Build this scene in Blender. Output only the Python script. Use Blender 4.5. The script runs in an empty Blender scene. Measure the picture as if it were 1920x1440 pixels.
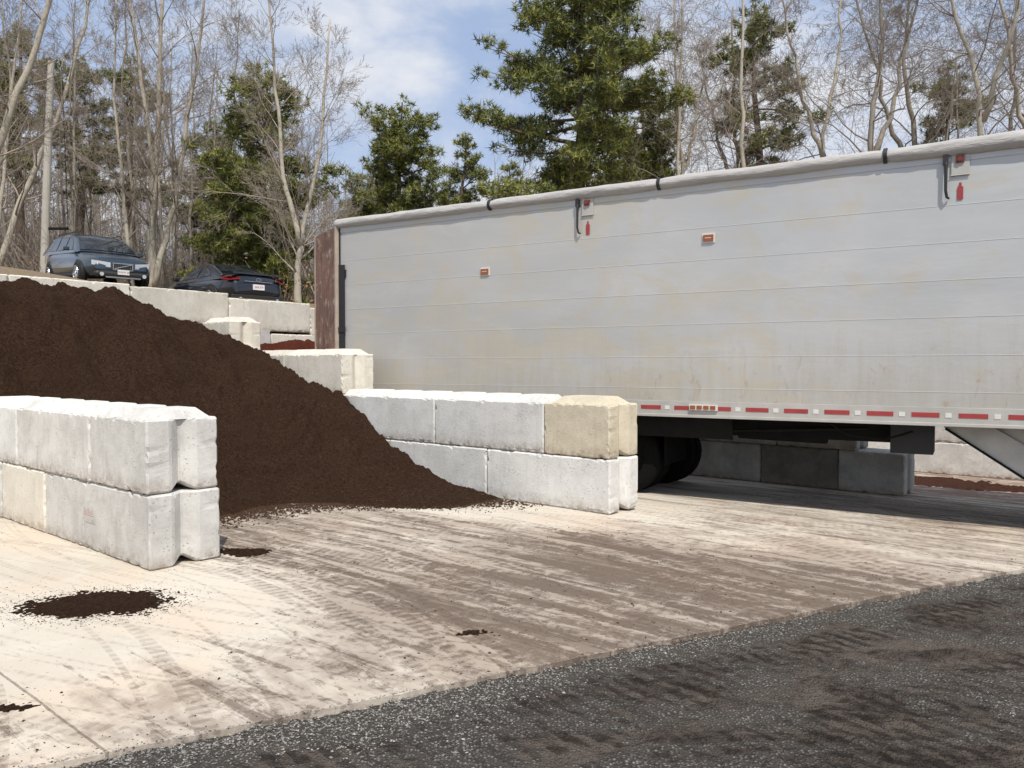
import bpy, math, random
from mathutils import Vector, Matrix, noise
R=random.Random(7)
scene=bpy.context.scene
COL=scene.collection
rad=math.radians
# ---------------------------------------------------------------- helpers
def mk(name,kind=None):
    m=bpy.data.materials.new(name); m.use_nodes=True
    nt=m.node_tree; b=nt.nodes['Principled BSDF']
    return m,nt,b
def nd(nt,t,props=None,**ins):
    n=nt.nodes.new(t)
    if props:
        for k,v in props.items(): setattr(n,k,v)
    for k,v in ins.items():
        k=k.replace('_',' ')
        s=n.inputs[k] if k in n.inputs else n.inputs[int(k[1:])]
        if hasattr(v,'is_output') : nt.links.new(v,s)
        else: s.default_value=v
    return n
def math_(nt,op,a,b=None,c=None,clamp=False):
    n=nt.nodes.new('ShaderNodeMath'); n.operation=op; n.use_clamp=clamp
    for i,v in enumerate((a,b,c)):
        if v is None: continue
        if hasattr(v,'is_output'): nt.links.new(v,n.inputs[i])
        else: n.inputs[i].default_value=v
    return n.outputs[0]
def mixc(nt,f,a,b,bt='MIX'):
    n=nt.nodes.new('ShaderNodeMix'); n.data_type='RGBA'; n.blend_type=bt
    for i,v in ((0,f),(6,a),(7,b)):
        if hasattr(v,'is_output'): nt.links.new(v,n.inputs[i])
        else:
            n.inputs[i].default_value = v if i==0 else (v[0],v[1],v[2],1)
    return n.outputs[2]
def ramp(nt,f,lo,hi):
    n=nd(nt,'ShaderNodeMapRange',None); n.clamp=True; n.interpolation_type='SMOOTHSTEP'
    nt.links.new(f,n.inputs[0]); n.inputs[1].default_value=lo; n.inputs[2].default_value=hi
    return n.outputs[0]
def noi(nt,vec,scale,detail=4,rough=.55,dist=0):
    n=nd(nt,'ShaderNodeTexNoise',None,Scale=scale,Detail=detail,Roughness=rough,Distortion=dist)
    if vec is not None: nt.links.new(vec,n.inputs['Vector'])
    return n.outputs[0]
def mapping(nt,vec,scale=(1,1,1),rot=(0,0,0),loc=(0,0,0)):
    n=nd(nt,'ShaderNodeMapping',None,Scale=scale,Rotation=rot,Location=loc); nt.links.new(vec,n.inputs['Vector']); return n.outputs[0]
def objc(nt): return nd(nt,'ShaderNodeTexCoord').outputs['Object']
def wpos(nt): return nd(nt,'ShaderNodeNewGeometry').outputs['Position']
def bump(nt,b,h,strength=.4,dist=.02):
    n=nd(nt,'ShaderNodeBump',None,Strength=strength,Distance=dist); nt.links.new(h,n.inputs['Height']); nt.links.new(n.outputs[0],b.inputs['Normal'])
def simple(name,col,rough=.6,metal=0,var=.15,scale=8,bmp=0,spec=.5):
    m,nt,b=mk(name)
    v=objc(nt); f=noi(nt,v,scale)
    c=mixc(nt,f,[x*(1-var) for x in col],[min(1,x*(1+var)) for x in col])
    nt.links.new(c,b.inputs['Base Color']); b.inputs['Roughness'].default_value=rough; b.inputs['Metallic'].default_value=metal
    b.inputs['Specular IOR Level'].default_value=spec
    if bmp: bump(nt,b,noi(nt,v,scale*6),bmp,.01)
    return m
class MB:
    def __init__(s): s.v=[];s.f=[];s.m=[]
    def add(s,vs,fs,mi=0):
        o=len(s.v); s.v.extend(vs)
        for f in fs: s.f.append([i+o for i in f]); s.m.append(mi)
    def box(s,x0,x1,y0,y1,z0,z1,mi=0):
        s.add([(x0,y0,z0),(x1,y0,z0),(x1,y1,z0),(x0,y1,z0),(x0,y0,z1),(x1,y0,z1),(x1,y1,z1),(x0,y1,z1)],
          [(0,3,2,1),(4,5,6,7),(0,1,5,4),(1,2,6,5),(2,3,7,6),(3,0,4,7)],mi)
    def prism(s,poly,y0,y1,mi=0):
        n=len(poly); s.add([(a,y0,b) for a,b in poly]+[(a,y1,b) for a,b in poly],[tuple(range(n)),tuple(range(2*n-1,n-1,-1))]+[(i,n+i,n+(i+1)%n,(i+1)%n) for i in range(n)],mi)
    def cyl(s,c,axis,r,h,n=24,mi=0,r2=None):
        c=Vector(c); r2=r if r2 is None else r2
        a=Vector(axis).normalized(); u=a.orthogonal().normalized(); w=a.cross(u)
        vs=[]
        for k,(rr,t) in enumerate(((r,-h/2),(r2,h/2))):
            for i in range(n):
                an=2*math.pi*i/n; p=c+a*t+u*rr*math.cos(an)+w*rr*math.sin(an); vs.append(tuple(p))
        fs=[(i,(i+1)%n,n+(i+1)%n,n+i) for i in range(n)]+[tuple(range(n-1,-1,-1)),tuple(range(n,2*n))]
        s.add(vs,fs,mi)
    def tube(s,pts,rs,n=5,mi=0):
        o=len(s.v); pts=[Vector(p) for p in pts]; L=len(pts); u=None
        for i in range(L):
            d=(pts[min(i+1,L-1)]-pts[max(i-1,0)])
            if d.length<1e-9: d=Vector((0,0,1))
            d.normalize()
            if u is None: u=d.orthogonal().normalized()
            else:
                u=u-d*u.dot(d)
                u=u.normalized() if u.length>1e-6 else d.orthogonal().normalized()
            w=d.cross(u); r=rs[i] if hasattr(rs,'__len__') else rs
            for k in range(n):
                a=2*math.pi*k/n; q=pts[i]+(u*math.cos(a)+w*math.sin(a))*r
                s.v.append((q.x,q.y,q.z))
        for i in range(L-1):
            for k in range(n):
                a=o+i*n+k; b=o+i*n+(k+1)%n
                s.f.append([a,b,b+n,a+n]); s.m.append(mi)
        if n>3:
            s.f.append([o+k for k in range(n-1,-1,-1)]); s.m.append(mi)
            s.f.append([o+(L-1)*n+k for k in range(n)]); s.m.append(mi)
    def mesh(s,name,mats,smooth=False):
        me=bpy.data.meshes.new(name); me.from_pydata(s.v,[],s.f)
        for m in (mats if isinstance(mats,(list,tuple)) else [mats]): me.materials.append(m)
        me.polygons.foreach_set('material_index',s.m)
        if smooth: me.polygons.foreach_set('use_smooth',[True]*len(s.f))
        me.update(); return me
    def obj(s,name,mats,parent=None,smooth=False,bev=0,label=None):
        o=bpy.data.objects.new(name,s.mesh(name,mats,smooth)); COL.objects.link(o)
        if parent: o.parent=parent
        if bev:
            md=o.modifiers.new('bev','BEVEL'); md.width=bev; md.segments=2; md.limit_method='ANGLE'
        if label: o['label']=label
        return o
def empty(name,label,cat,mat=None,group=None):
    e=bpy.data.objects.new(name,None); COL.objects.link(e); e.empty_display_size=.3
    e['label']=label; e['category']=cat
    if group: e['group']=group
    if mat is not None: e.matrix_world=mat
    return e
def top(o,label,cat,group=None,kind=None):
    if label: o['label']=label
    if cat: o['category']=cat
    if group: o['group']=group
    if kind: o['kind']=kind
def sstep(a,b,x):
    t=max(0,min(1,(x-a)/(b-a))); return t*t*(3-2*t)
def interp(P,x):
    if x<=P[0][0]: return P[0][1]
    for (a,b),(c,d) in zip(P,P[1:]):
        if x<=c: return b+(d-b)*(x-a)/(c-a)
    return P[-1][1]
# ---------------------------------------------------------------- frames
O=Vector((1.08,8.5)); EX=Vector((.766,-.643)); EY=Vector((.643,.766)); YARD=math.atan2(-.643,.766)
def W(x,y): p=O+EX*x+EY*y; return p.x,p.y
def Lc(X,Y): d=Vector((X,Y))-O; return d.dot(EX),d.dot(EY)
def G(X,Y):
    ly=Lc(X,Y)[1]; t=max(0,min(ly,14)); return -.046*t
def H(X,Y):
    lx,ly=Lc(X,Y); d=max(0,-lx-9)
    h=2.95+.13*sstep(.5,4,d)+.92*sstep(-9.5,-12.8,X)+.07*min(14,max(0,-(X+12.6)))+.012*d+.05*max(0,d-22)
    return h+.08*noise.noise(Vector((X*.3,Y*.3,0)))
MW=Matrix.Translation((O.x,O.y,0))@Matrix.Rotation(YARD,4,'Z')
# ---------------------------------------------------------------- world, sun, camera
AZ,EL=rad(284),rad(57)
w=bpy.data.worlds.new("World"); scene.world=w; w.use_nodes=True
nt=w.node_tree; bg=nt.nodes['Background']
sky=nd(nt,'ShaderNodeTexSky',{'sky_type':'NISHITA','sun_disc':False}); sky.sun_elevation=EL
sky.sun_rotation=math.pi/2-AZ; sky.air_density=1.0; sky.dust_density=.6; sky.ozone_density=2
tc=nd(nt,'ShaderNodeTexCoord').outputs['Generated']
mp=mapping(nt,tc,(1,1,2.6),(0,0,.4))
f=ramp(nt,noi(nt,mp,2.0,7,.58,.4),.38,.62)
blue=mixc(nt,.5,sky.outputs[0],(3.2,5.0,8.6))
c=mixc(nt,math_(nt,'MULTIPLY_ADD',f,.70,.22),blue,(7.8,7.9,8.2))
nt.links.new(c,bg.inputs[0]); bg.inputs[1].default_value=.110
sl=bpy.data.lights.new('sun','SUN'); sl.energy=4.2; sl.angle=rad(.53); sl.color=(1,.95,.87)
so=bpy.data.objects.new('sun',sl); COL.objects.link(so)
sd=Vector((math.cos(AZ)*math.cos(EL),math.sin(AZ)*math.cos(EL),math.sin(EL)))
so.rotation_euler=sd.to_track_quat('Z','Y').to_euler(); so.location=sd*50
cam=bpy.data.cameras.new('camera'); co=bpy.data.objects.new('camera',cam); COL.objects.link(co)
cam.sensor_width=36; cam.lens=27.19; cam.clip_end=2000; cam.clip_start=.05
co.location=(0,0,1.65); co.rotation_euler=(rad(90-1.38),0,0); scene.camera=co
scene.view_settings.view_transform='Standard'; scene.view_settings.look='None'; scene.view_settings.exposure=0
# ---------------------------------------------------------------- materials
def block_mat(name,col,col2,stain=.35):
    m,nt,b=mk(name); v=objc(nt); wp=wpos(nt)
    oi=nd(nt,'ShaderNodeObjectInfo').outputs['Random']
    f=noi(nt,wp,2.2,8,.74); f2=noi(nt,wp,11,7,.76); f3=noi(nt,mapping(nt,wp,(5,5,.7)),2,7,.74)
    c=mixc(nt,ramp(nt,f,.38,.62),col,col2)
    c=mixc(nt,math_(nt,'MULTIPLY',ramp(nt,f3,.50,.72),stain),c,[x*.60 for x in col2])
    c=mixc(nt,math_(nt,'MULTIPLY',ramp(nt,f2,.54,.68),.38),c,[x*.62 for x in col2])
    z=nd(nt,'ShaderNodeSeparateXYZ'); nt.links.new(v,z.inputs[0])
    low=math_(nt,'MULTIPLY',math_(nt,'SUBTRACT',1,ramp(nt,z.outputs[2],0,.16)),.8)
    c=mixc(nt,math_(nt,'MULTIPLY',low,ramp(nt,f2,.35,.65)),c,(.30,.235,.175))
    hs=nd(nt,'ShaderNodeHueSaturation'); nt.links.new(c,hs.inputs['Color']); nt.links.new(math_(nt,'MULTIPLY_ADD',oi,.22,.89),hs.inputs['Value'])
    vo=nd(nt,'ShaderNodeTexVoronoi',None,Scale=30); nt.links.new(wp,vo.inputs['Vector'])
    pit=math_(nt,'MULTIPLY',ramp(nt,vo.outputs['Distance'],.26,.08),ramp(nt,noi(nt,wp,5,3),.47,.57))
    c=mixc(nt,math_(nt,'MULTIPLY',pit,.55),hs.outputs[0],(.18,.165,.14))
    nt.links.new(c,b.inputs['Base Color']); b.inputs['Roughness'].default_value=.9; b.inputs['Specular IOR Level'].default_value=.2
    h=math_(nt,'SUBTRACT',math_(nt,'ADD',noi(nt,wp,45,5,.75),f2),math_(nt,'MULTIPLY',pit,.9))
    bump(nt,b,h,.45,.009)
    return m
M_bl=[block_mat('concrete_pale',(.66,.645,.61),(.53,.515,.485)),
      block_mat('concrete_white',(.74,.73,.70),(.63,.62,.59),.25),
      block_mat('concrete_tan',(.70,.63,.49),(.59,.525,.40),.25),
      block_mat('concrete_grey',(.46,.45,.42),(.34,.33,.31)),
      block_mat('concrete_dark',(.23,.21,.18),(.16,.145,.125)),
      block_mat('concrete_sand',(.70,.655,.57),(.60,.56,.48))]
# slab
m,nt,b=mk('slab_concrete'); v=objc(nt)
sp=nd(nt,'ShaderNodeSeparateXYZ'); nt.links.new(v,sp.inputs[0]); x,y=sp.outputs[0],sp.outputs[1]
big=noi(nt,v,.55,5,.6,.3); med=noi(nt,v,2.6,7,.70,.5); fine=noi(nt,v,48,4,.75); blot=noi(nt,v,7,7,.72,.8)
st=noi(nt,mapping(nt,v,(.45,1.7,1),(0,0,.15)),1.4,8,.68,1.1)
st2=noi(nt,mapping(nt,v,(.35,4.6,1),(0,0,-.09)),1.2,9,.68,.8)
st3=noi(nt,mapping(nt,v,(.35,5.0,1),(0,0,.34)),1.1,9,.68,.8)
c=mixc(nt,ramp(nt,big,.35,.65),(.60,.545,.46),(.53,.475,.395))
c=mixc(nt,math_(nt,'MULTIPLY',ramp(nt,med,.45,.7),.4),c,(.64,.60,.53))
orange=math_(nt,'MULTIPLY',ramp(nt,noi(nt,v,.7,3),.46,.66),.38)
c=mixc(nt,orange,c,(.61,.47,.345))
bay=math_(nt,'MULTIPLY',ramp(nt,y,-4.4,-3.4),math_(nt,'SUBTRACT',1,ramp(nt,math_(nt,'ADD',math_(nt,'ADD',y,math_(nt,'MULTIPLY',x,-.12)),math_(nt,'MULTIPLY',med,.9)),-1.0,-.1)))
away=math_(nt,'SUBTRACT',1,ramp(nt,x,2.4,5.6))
bay=math_(nt,'MULTIPLY',bay,away)
near=math_(nt,'MULTIPLY',ramp(nt,math_(nt,'ADD',x,math_(nt,'MULTIPLY',big,1.0)),.1,1.6),.16)
base_t=math_(nt,'ADD',math_(nt,'MULTIPLY',bay,.19),near)
s1=math_(nt,'ADD',math_(nt,'ADD',math_(nt,'MULTIPLY',st,.55),math_(nt,'ADD',math_(nt,'MULTIPLY',med,.28),math_(nt,'MULTIPLY',blot,.17))),base_t)
s1=ramp(nt,s1,.56,.72)
c=mixc(nt,math_(nt,'MULTIPLY',s1,.66),c,(.265,.205,.165))
def stain(src,lo,hi,k,c,extra=.07):
    s=math_(nt,'ADD',math_(nt,'ADD',math_(nt,'MULTIPLY',src,.62),math_(nt,'ADD',math_(nt,'MULTIPLY',fine,.12),math_(nt,'MULTIPLY',blot,.26))),math_(nt,'ADD',math_(nt,'MULTIPLY',bay,extra),math_(nt,'MULTIPLY',near,.28)))
    s=ramp(nt,s,lo,hi); return mixc(nt,math_(nt,'MULTIPLY',s,k),c,(.125,.090,.068)),s
c,s2=stain(st2,.575,.645,.72,c); c,s3=stain(st3,.58,.65,.6,c)
def tracks(rotz,scal,lo,c,col,k,bend,off):
    cur=math_(nt,'ADD',y,math_(nt,'MULTIPLY',math_(nt,'POWER',math_(nt,'ABSOLUTE',math_(nt,'ADD',x,off)),1.8),bend))
    cmb=nd(nt,'ShaderNodeCombineXYZ'); nt.links.new(math_(nt,'MULTIPLY',x,.06),cmb.inputs[0]); nt.links.new(math_(nt,'MULTIPLY',cur,scal),cmb.inputs[1]); cmb.inputs[2].default_value=off
    pth=noi(nt,cmb.outputs[0],1.3,2)
    path=math_(nt,'MULTIPLY',ramp(nt,pth,lo,lo+.015),math_(nt,'SUBTRACT',1,ramp(nt,pth,lo+.05,lo+.065)))
    wv=nd(nt,'ShaderNodeTexWave',{'wave_type':'BANDS','bands_direction':'X'},Scale=4.2,Distortion=1.2,Detail=2)
    nt.links.new(mapping(nt,v,(1,.6,1),(0,0,rotz)),wv.inputs['Vector'])
    t=math_(nt,'MULTIPLY',math_(nt,'MULTIPLY',math_(nt,'MULTIPLY_ADD',ramp(nt,wv.outputs[1],.45,.7),.6,.4),path),math_(nt,'MULTIPLY',ramp(nt,blot,.36,.52),math_(nt,'ADD',math_(nt,'MULTIPLY',away,.35),math_(nt,'ADD',bay,math_(nt,'MULTIPLY',near,2.0))),None,True))
    return mixc(nt,math_(nt,'MULTIPLY',t,k),c,col),t
c,tm=tracks(.5,2.2,.50,c,(.14,.10,.078),.72,.10,1.0)
c,tm2=tracks(-.5,2.8,.47,c,(.16,.12,.092),.6,-.08,3.0)
red=math_(nt,'MULTIPLY',ramp(nt,y,5.4,5.8),ramp(nt,med,.35,.55))
c=mixc(nt,math_(nt,'MULTIPLY',red,.75),c,(.21,.125,.09))
ut=math_(nt,'MULTIPLY',ramp(nt,y,.9,1.7),ramp(nt,st2,.50,.60))
c=mixc(nt,math_(nt,'MULTIPLY',ut,.75),c,(.16,.125,.098))
spk=ramp(nt,noi(nt,v,30,3,.65),.64,.70)
c=mixc(nt,math_(nt,'MULTIPLY',spk,.5),c,(.12,.085,.06))
for (cc,ax,wd) in ((-5.82,y,.007),(-3.45,y,.005),(4.75,y,.008)):
    ln=math_(nt,'LESS_THAN',math_(nt,'ABSOLUTE',math_(nt,'ADD',ax,math_(nt,'MULTIPLY_ADD',med,.03,-cc-.015))),wd)
    c=mixc(nt,math_(nt,'MULTIPLY',ln,math_(nt,'MULTIPLY_ADD',blot,.8,.2)),c,(.11,.08,.06))
nt.links.new(c,b.inputs['Base Color']); b.inputs['Roughness'].default_value=.9; b.inputs['Specular IOR Level'].default_value=.2
bump(nt,b,math_(nt,'ADD',math_(nt,'ADD',math_(nt,'MULTIPLY',fine,.7),math_(nt,'MULTIPLY',math_(nt,'ADD',s2,s3),.8)),math_(nt,'MULTIPLY',tm,.8)),.5,.012)
M_slab=m
# gravel ground
A0=Vector((-1.9,3.17)); ED=Vector((.891,.454)).normalized(); EN=Vector((ED.y,-ED.x))
m,nt,b=mk('gravel_yard'); v=wpos(nt)
s_=nd(nt,'ShaderNodeSeparateXYZ'); nt.links.new(v,s_.inputs[0])
nn_=math_(nt,'ADD',math_(nt,'MULTIPLY',s_.outputs[0],EN.x),math_(nt,'MULTIPLY_ADD',s_.outputs[1],EN.y,-A0.dot(EN)))
uu_=math_(nt,'ADD',math_(nt,'MULTIPLY',s_.outputs[0],ED.x),math_(nt,'MULTIPLY_ADD',s_.outputs[1],ED.y,-A0.dot(ED)))
vr=nd(nt,'ShaderNodeTexVoronoi',None,Scale=62); nt.links.new(v,vr.inputs['Vector'])
hs=nd(nt,'ShaderNodeSeparateColor'); nt.links.new(vr.outputs['Color'],hs.inputs[0])
peb=mixc(nt,math_(nt,'POWER',hs.outputs[0],1.7),(.11,.10,.088),(.38,.355,.32))
pm=ramp(nt,vr.outputs['Distance'],.6,.25)
peb=mixc(nt,pm,(.085,.076,.066),peb)
area=noi(nt,mapping(nt,v,(1,1,1),(0,0,.45)),.75,7,.70,.6)
tr=noi(nt,mapping(nt,v,(.45,2.0,1),(0,0,-.47)),1.0,9,.74,.9)
edge=math_(nt,'MULTIPLY',ramp(nt,nn_,.38,.0),.15)
right=math_(nt,'MULTIPLY',ramp(nt,uu_,1.4,3.8),.05)
kk=math_(nt,'ADD',math_(nt,'SUBTRACT',math_(nt,'ADD',math_(nt,'MULTIPLY',area,.45),math_(nt,'MULTIPLY',tr,.55)),edge),right)
k=ramp(nt,kk,.48,.56)
dark=mixc(nt,ramp(nt,noi(nt,v,11,9,.82,.6),.36,.64),(.022,.016,.013),(.125,.100,.082))
dust=ramp(nt,noi(nt,mapping(nt,v,(.45,1.8,1),(0,0,-.47)),1.4,8,.74,.8),.46,.58)
dark=mixc(nt,math_(nt,'MULTIPLY',dust,.62),dark,(.185,.152,.125))
uc=nd(nt,'ShaderNodeCombineXYZ'); nt.links.new(uu_,uc.inputs[0]); nt.links.new(nn_,uc.inputs[1])
wv=nd(nt,'ShaderNodeTexWave',{'wave_type':'BANDS','bands_direction':'X'},Scale=3.2,Distortion=2.2,Detail=3,Detail_Scale=2.5)
nt.links.new(mapping(nt,uc.outputs[0],(1,.5,1),(0,0,.5)),wv.inputs['Vector'])
pth=ramp(nt,noi(nt,mapping(nt,uc.outputs[0],(.12,2.0,1),(0,0,.08)),1.2,2),.46,.50)
lug=math_(nt,'MULTIPLY',math_(nt,'MULTIPLY',ramp(nt,wv.outputs[1],.4,.75),pth),ramp(nt,noi(nt,v,9,6,.8),.38,.58))
dark=mixc(nt,math_(nt,'MULTIPLY',lug,.75),dark,(.018,.013,.010))
c=mixc(nt,math_(nt,'MULTIPLY',k,.95),peb,dark)
nt.links.new(c,b.inputs['Base Color']); b.inputs['Roughness'].default_value=.92; b.inputs['Specular IOR Level'].default_value=.15
bump(nt,b,math_(nt,'ADD',math_(nt,'MULTIPLY',lug,-.6),math_(nt,'ADD',math_(nt,'MULTIPLY',pm,.5),noi(nt,v,26,9,.78))),1.0,.028)
M_grav=m
def mulch(name,a,bb,c3):
    m,nt,b=mk(name); v=wpos(nt)
    f=noi(nt,v,38,8,.82,.8); f2=noi(nt,v,1.2,7,.70,.5); fb=noi(nt,mapping(nt,v,(1,2.4,2.4),(0,.5,.8)),34,6,.78,.8)
    c=mixc(nt,ramp(nt,f,.34,.66),a,bb)
    c=mixc(nt,math_(nt,'MULTIPLY',ramp(nt,fb,.55,.70),.5),c,c3)
    c=mixc(nt,math_(nt,'MULTIPLY',ramp(nt,f2,.42,.62),.5),c,[q*.5 for q in bb])
    nt.links.new(c,b.inputs['Base Color']); b.inputs['Roughness'].default_value=.95; b.inputs['Specular IOR Level'].default_value=.05
    bump(nt,b,math_(nt,'ADD',f,fb),1.0,.035)
    return m
M_mul=mulch('brown_mulch',(.016,.0085,.0055),(.092,.051,.031),(.145,.085,.053))
M_red=mulch('red_mulch',(.05,.014,.010),(.17,.048,.030),(.24,.08,.05))
M_redb=mulch('weathered_red_mulch',(.04,.018,.012),(.14,.065,.045),(.20,.10,.07))
M_chip=simple('mulch_chip',(.055,.031,.020),.95,0,.6,30,0,.1)
M_chipl=simple('mulch_chip_light',(.095,.056,.036),.95,0,.4,30,0,.1)
M_st=[simple('stone_light',(.36,.34,.31),.8,0,.35,40),simple('stone_grey',(.21,.195,.175),.8,0,.3,40),simple('stone_dark',(.07,.06,.052),.8,0,.3,40)]
m,nt,b=mk('leaf_litter'); v=wpos(nt)
c=mixc(nt,noi(nt,v,12,6,.7),(.10,.07,.04),(.33,.25,.16)); c=mixc(nt,ramp(nt,noi(nt,v,.6,4),.45,.6),c,(.20,.17,.09))
nt.links.new(c,b.inputs['Base Color']); b.inputs['Roughness'].default_value=.95; bump(nt,b,noi(nt,v,25,5),.8,.05); M_leaf=m
# ---------------------------------------------------------------- ground sheet
def axis(lo,hi,st,far):
    a=[]; x=lo
    while x<hi: a.append(x); x+=st
    a.append(hi); d=st; l=[];x=lo
    while x>-far: d*=1.5; x-=d; l.append(x)
    x=hi; d=st; r=[]
    while x<far: d*=1.5; x+=d; r.append(x)
    return l[::-1]+a+r
def gz(X,Y):
    q=noise.fractal(Vector((X*5,Y*5,3)),.8,2,4)*.014+noise.noise(Vector((X*18,Y*18,1)))*.012+noise.noise(Vector((X*40,Y*40,1)))*.007
    u=X*ED.x+Y*ED.y; n=X*EN.x+Y*EN.y
    rut=.018*noise.noise(Vector((u*.3,n*2.2,5)))
    return q+rut
xs=axis(-3.4,7.5,.034,700); ys=axis(2.3,7.4,.034,900)
g=MB(); nx=len(xs)
for Y in ys:
    for X in xs:
        n=(Vector((X,Y))-A0).dot(EN)
        z=G(X,Y)-.07
        if n>-.1 and abs(X)<12 and Y<12:
            z+=sstep(-.1,.02,n)*(.045+gz(X,Y))
        g.v.append((X,Y,z))
for j in range(len(ys)-1):
    for i in range(nx-1):
        a=j*nx+i; g.f.append([a,a+1,a+nx+1,a+nx]); g.m.append(0)
o=g.obj('ground',M_grav,smooth=True); o['kind']='structure'
# slab
s=MB(); ss=[-28+i*1.0 for i in range(25)]+[-3+.06*i for i in range(int(17/.06))]+[14+i for i in range(1,20)]
nn=[0,-.5,-1,-2,-3,-4,-5,-6,-7,-8,-9,-10,-11,-12,-14,-16,-20,-26,-34]
for n in [None]+nn:
    for t in ss:
        jit=(.014*noise.noise(Vector((t*6,0,0)))+.012*noise.noise(Vector((t*25,3,0)))) if n in(None,0) else 0
        p=A0+ED*t+EN*((n or 0)+jit); z=G(p.x,p.y)-(.10 if n is None else 0)
        l=Lc(p.x,p.y); s.v.append((l[0],l[1],z))
k=len(ss)
for j in range(len(nn)):
    for i in range(k-1):
        a=j*k+i; s.f.append([a,a+1,a+k+1,a+k]); s.m.append(0)
o=s.obj('concrete_pavement',M_slab); o.matrix_world=MW; o['kind']='structure'
# hill
hx=[-9.35-.0]+[-9.5-.6*i for i in range(30)]+[-28-3*i for i in range(34)]; hy=[-60+4*i for i in range(12)]+[-12+.8*i for i in range(60)]+[36+4*i for i in range(30)]
h=MB()
for lx in [None]+hx:
    for ly in hy:
        X,Y=W(lx if lx else hx[0],ly); h.v.append((X,Y,-1 if lx is None else H(X,Y)))
k=len(hy)
for j in range(len(hx)):
    for i in range(k-1):
        a=j*k+i; h.f.append([a,a+1,a+k+1,a+k]); h.m.append(0)
o=h.obj('hill',M_leaf,smooth=True); o['kind']='structure'
# ---------------------------------------------------------------- concrete blocks
import bmesh
def block_mesh(L,seed=0,knobs=True):
    BW=.61;BH=.604
    cy=[0,.20,.305,.41,BW]; gx=[0,0,.085,0,0]; gz_=[0,0,.07,0,0]
    vs=[];fs=[]
    for e in (0,1):
        for zi in (0,1):
            for i,yy in enumerate(cy):
                xx=-gx[i] if e==0 else -L
                vs.append((xx,yy,gz_[i] if zi==0 else BH))
    def idx(e,z,i): return e*10+z*5+i
    for i in range(4):
        fs.append((idx(0,0,i),idx(0,0,i+1),idx(0,1,i+1),idx(0,1,i)))
        fs.append((idx(1,0,i+1),idx(1,0,i),idx(1,1,i),idx(1,1,i+1)))
        fs.append((idx(0,1,i),idx(0,1,i+1),idx(1,1,i+1),idx(1,1,i)))
        fs.append((idx(0,0,i+1),idx(0,0,i),idx(1,0,i),idx(1,0,i+1)))
    fs.append((idx(0,0,0),idx(0,1,0),idx(1,1,0),idx(1,0,0)))
    fs.append((idx(0,1,4),idx(0,0,4),idx(1,0,4),idx(1,1,4)))
    bm=bmesh.new()
    V=[bm.verts.new(v) for v in vs]
    for f_ in fs: bm.faces.new([V[i] for i in f_])
    bmesh.ops.recalc_face_normals(bm,faces=bm.faces)
    ed=[e for e in bm.edges if len(e.link_faces)==2 and e.calc_face_angle(0)>.35]
    bmesh.ops.bevel(bm,geom=ed,offset=.016,segments=1,affect='EDGES')
    geo=lambda: bm.verts[:]+bm.edges[:]+bm.faces[:]
    n=int(L/.04)
    for i in range(1,n):
        bmesh.ops.bisect_plane(bm,geom=geo(),plane_co=(-L*i/n,0,0),plane_no=(1,0,0))
    for i in range(1,14):
        bmesh.ops.bisect_plane(bm,geom=geo(),plane_co=(0,0,BH*i/14),plane_no=(0,0,1))
    for yy,zz in ((.024,0),(.586,0)):
        bmesh.ops.bisect_plane(bm,geom=geo(),plane_co=(0,yy,0),plane_no=(0,1,0))
    for zz in (.024,BH-.024):
        bmesh.ops.bisect_plane(bm,geom=geo(),plane_co=(0,0,zz),plane_no=(0,0,1))
    for xx in (-.024,-L+.024):
        bmesh.ops.bisect_plane(bm,geom=geo(),plane_co=(xx,0,0),plane_no=(1,0,0))
    bm.normal_update()
    for vv in bm.verts:
        p=vv.co
        e=min(abs(p.x),abs(p.x+L)); ez=min(abs(p.z),abs(p.z-BH)); ey=min(abs(p.y),abs(p.y-BW))
        near=sorted((e,ey,ez))[1]
        if near<.026:
            q=noise.noise(Vector((p.x*14+seed*3,p.y*14,p.z*14+4)))
            ch=max(0,q-.18)*.07*(1 if near<.019 else .35)
            if ch: vv.co-=vv.normal*min(ch,.020)
    if knobs:
        nk=max(1,round(L/.62))
        for q in range(nk):
            c=-L*(q+.5)/nk; hw=L/nk*.42
            b8=[]
            for (sx,sy,z) in ((1,1,BH-.01),(.68,.62,BH+.080)):
                for (ax,ay) in ((-1,-1),(1,-1),(1,1),(-1,1)):
                    b8.append(bm.verts.new((c+ax*hw*sx,BW/2+ay*.27*sy,z)))
            bm.faces.new(b8[4:8])
            for i in range(4): bm.faces.new((b8[i],b8[(i+1)%4],b8[4+(i+1)%4],b8[4+i]))
    me=bpy.data.meshes.new('concrete_block'); bm.to_mesh(me); bm.free()
    return me
bcache={}
nm_=['pale grey','chalky white','creamy tan','medium grey','dark grey','sandy pale']
def block(x,y,row,L,mi,knobs=True,ang=0,dy=0):
    var=R.randrange(3)
    key=(round(L,2),knobs,mi,var)
    if key not in bcache:
        me=block_mesh(L,var+int(L*10),knobs); me.materials.append(M_bl[mi]); bcache[key]=me
    o=bpy.data.objects.new('concrete_block',bcache[key]); COL.objects.link(o)
    X,Y=W(x,y+dy); gz0=min(G(*W(x,y)),G(*W(x-(L if ang==0 else 0),y)))
    o.matrix_world=Matrix.Translation((X,Y,gz0+row*.61))@Matrix.Rotation(YARD+ang+R.uniform(-.005,.005),4,'Z')
    top(o,f"{nm_[mi]} concrete block {'at the foot of a wall' if row==0 else 'stacked on a wall'}",'concrete block','stacked concrete bay wall blocks')
    return o
def course(xstart,y,row,lens,mis,knobs=True):
    x=xstart
    for L,mi in zip(lens,mis):
        block(x,y,row,L-.010,mi,knobs,dy=R.uniform(-.012,.012)); x-=L
    return x
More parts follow.
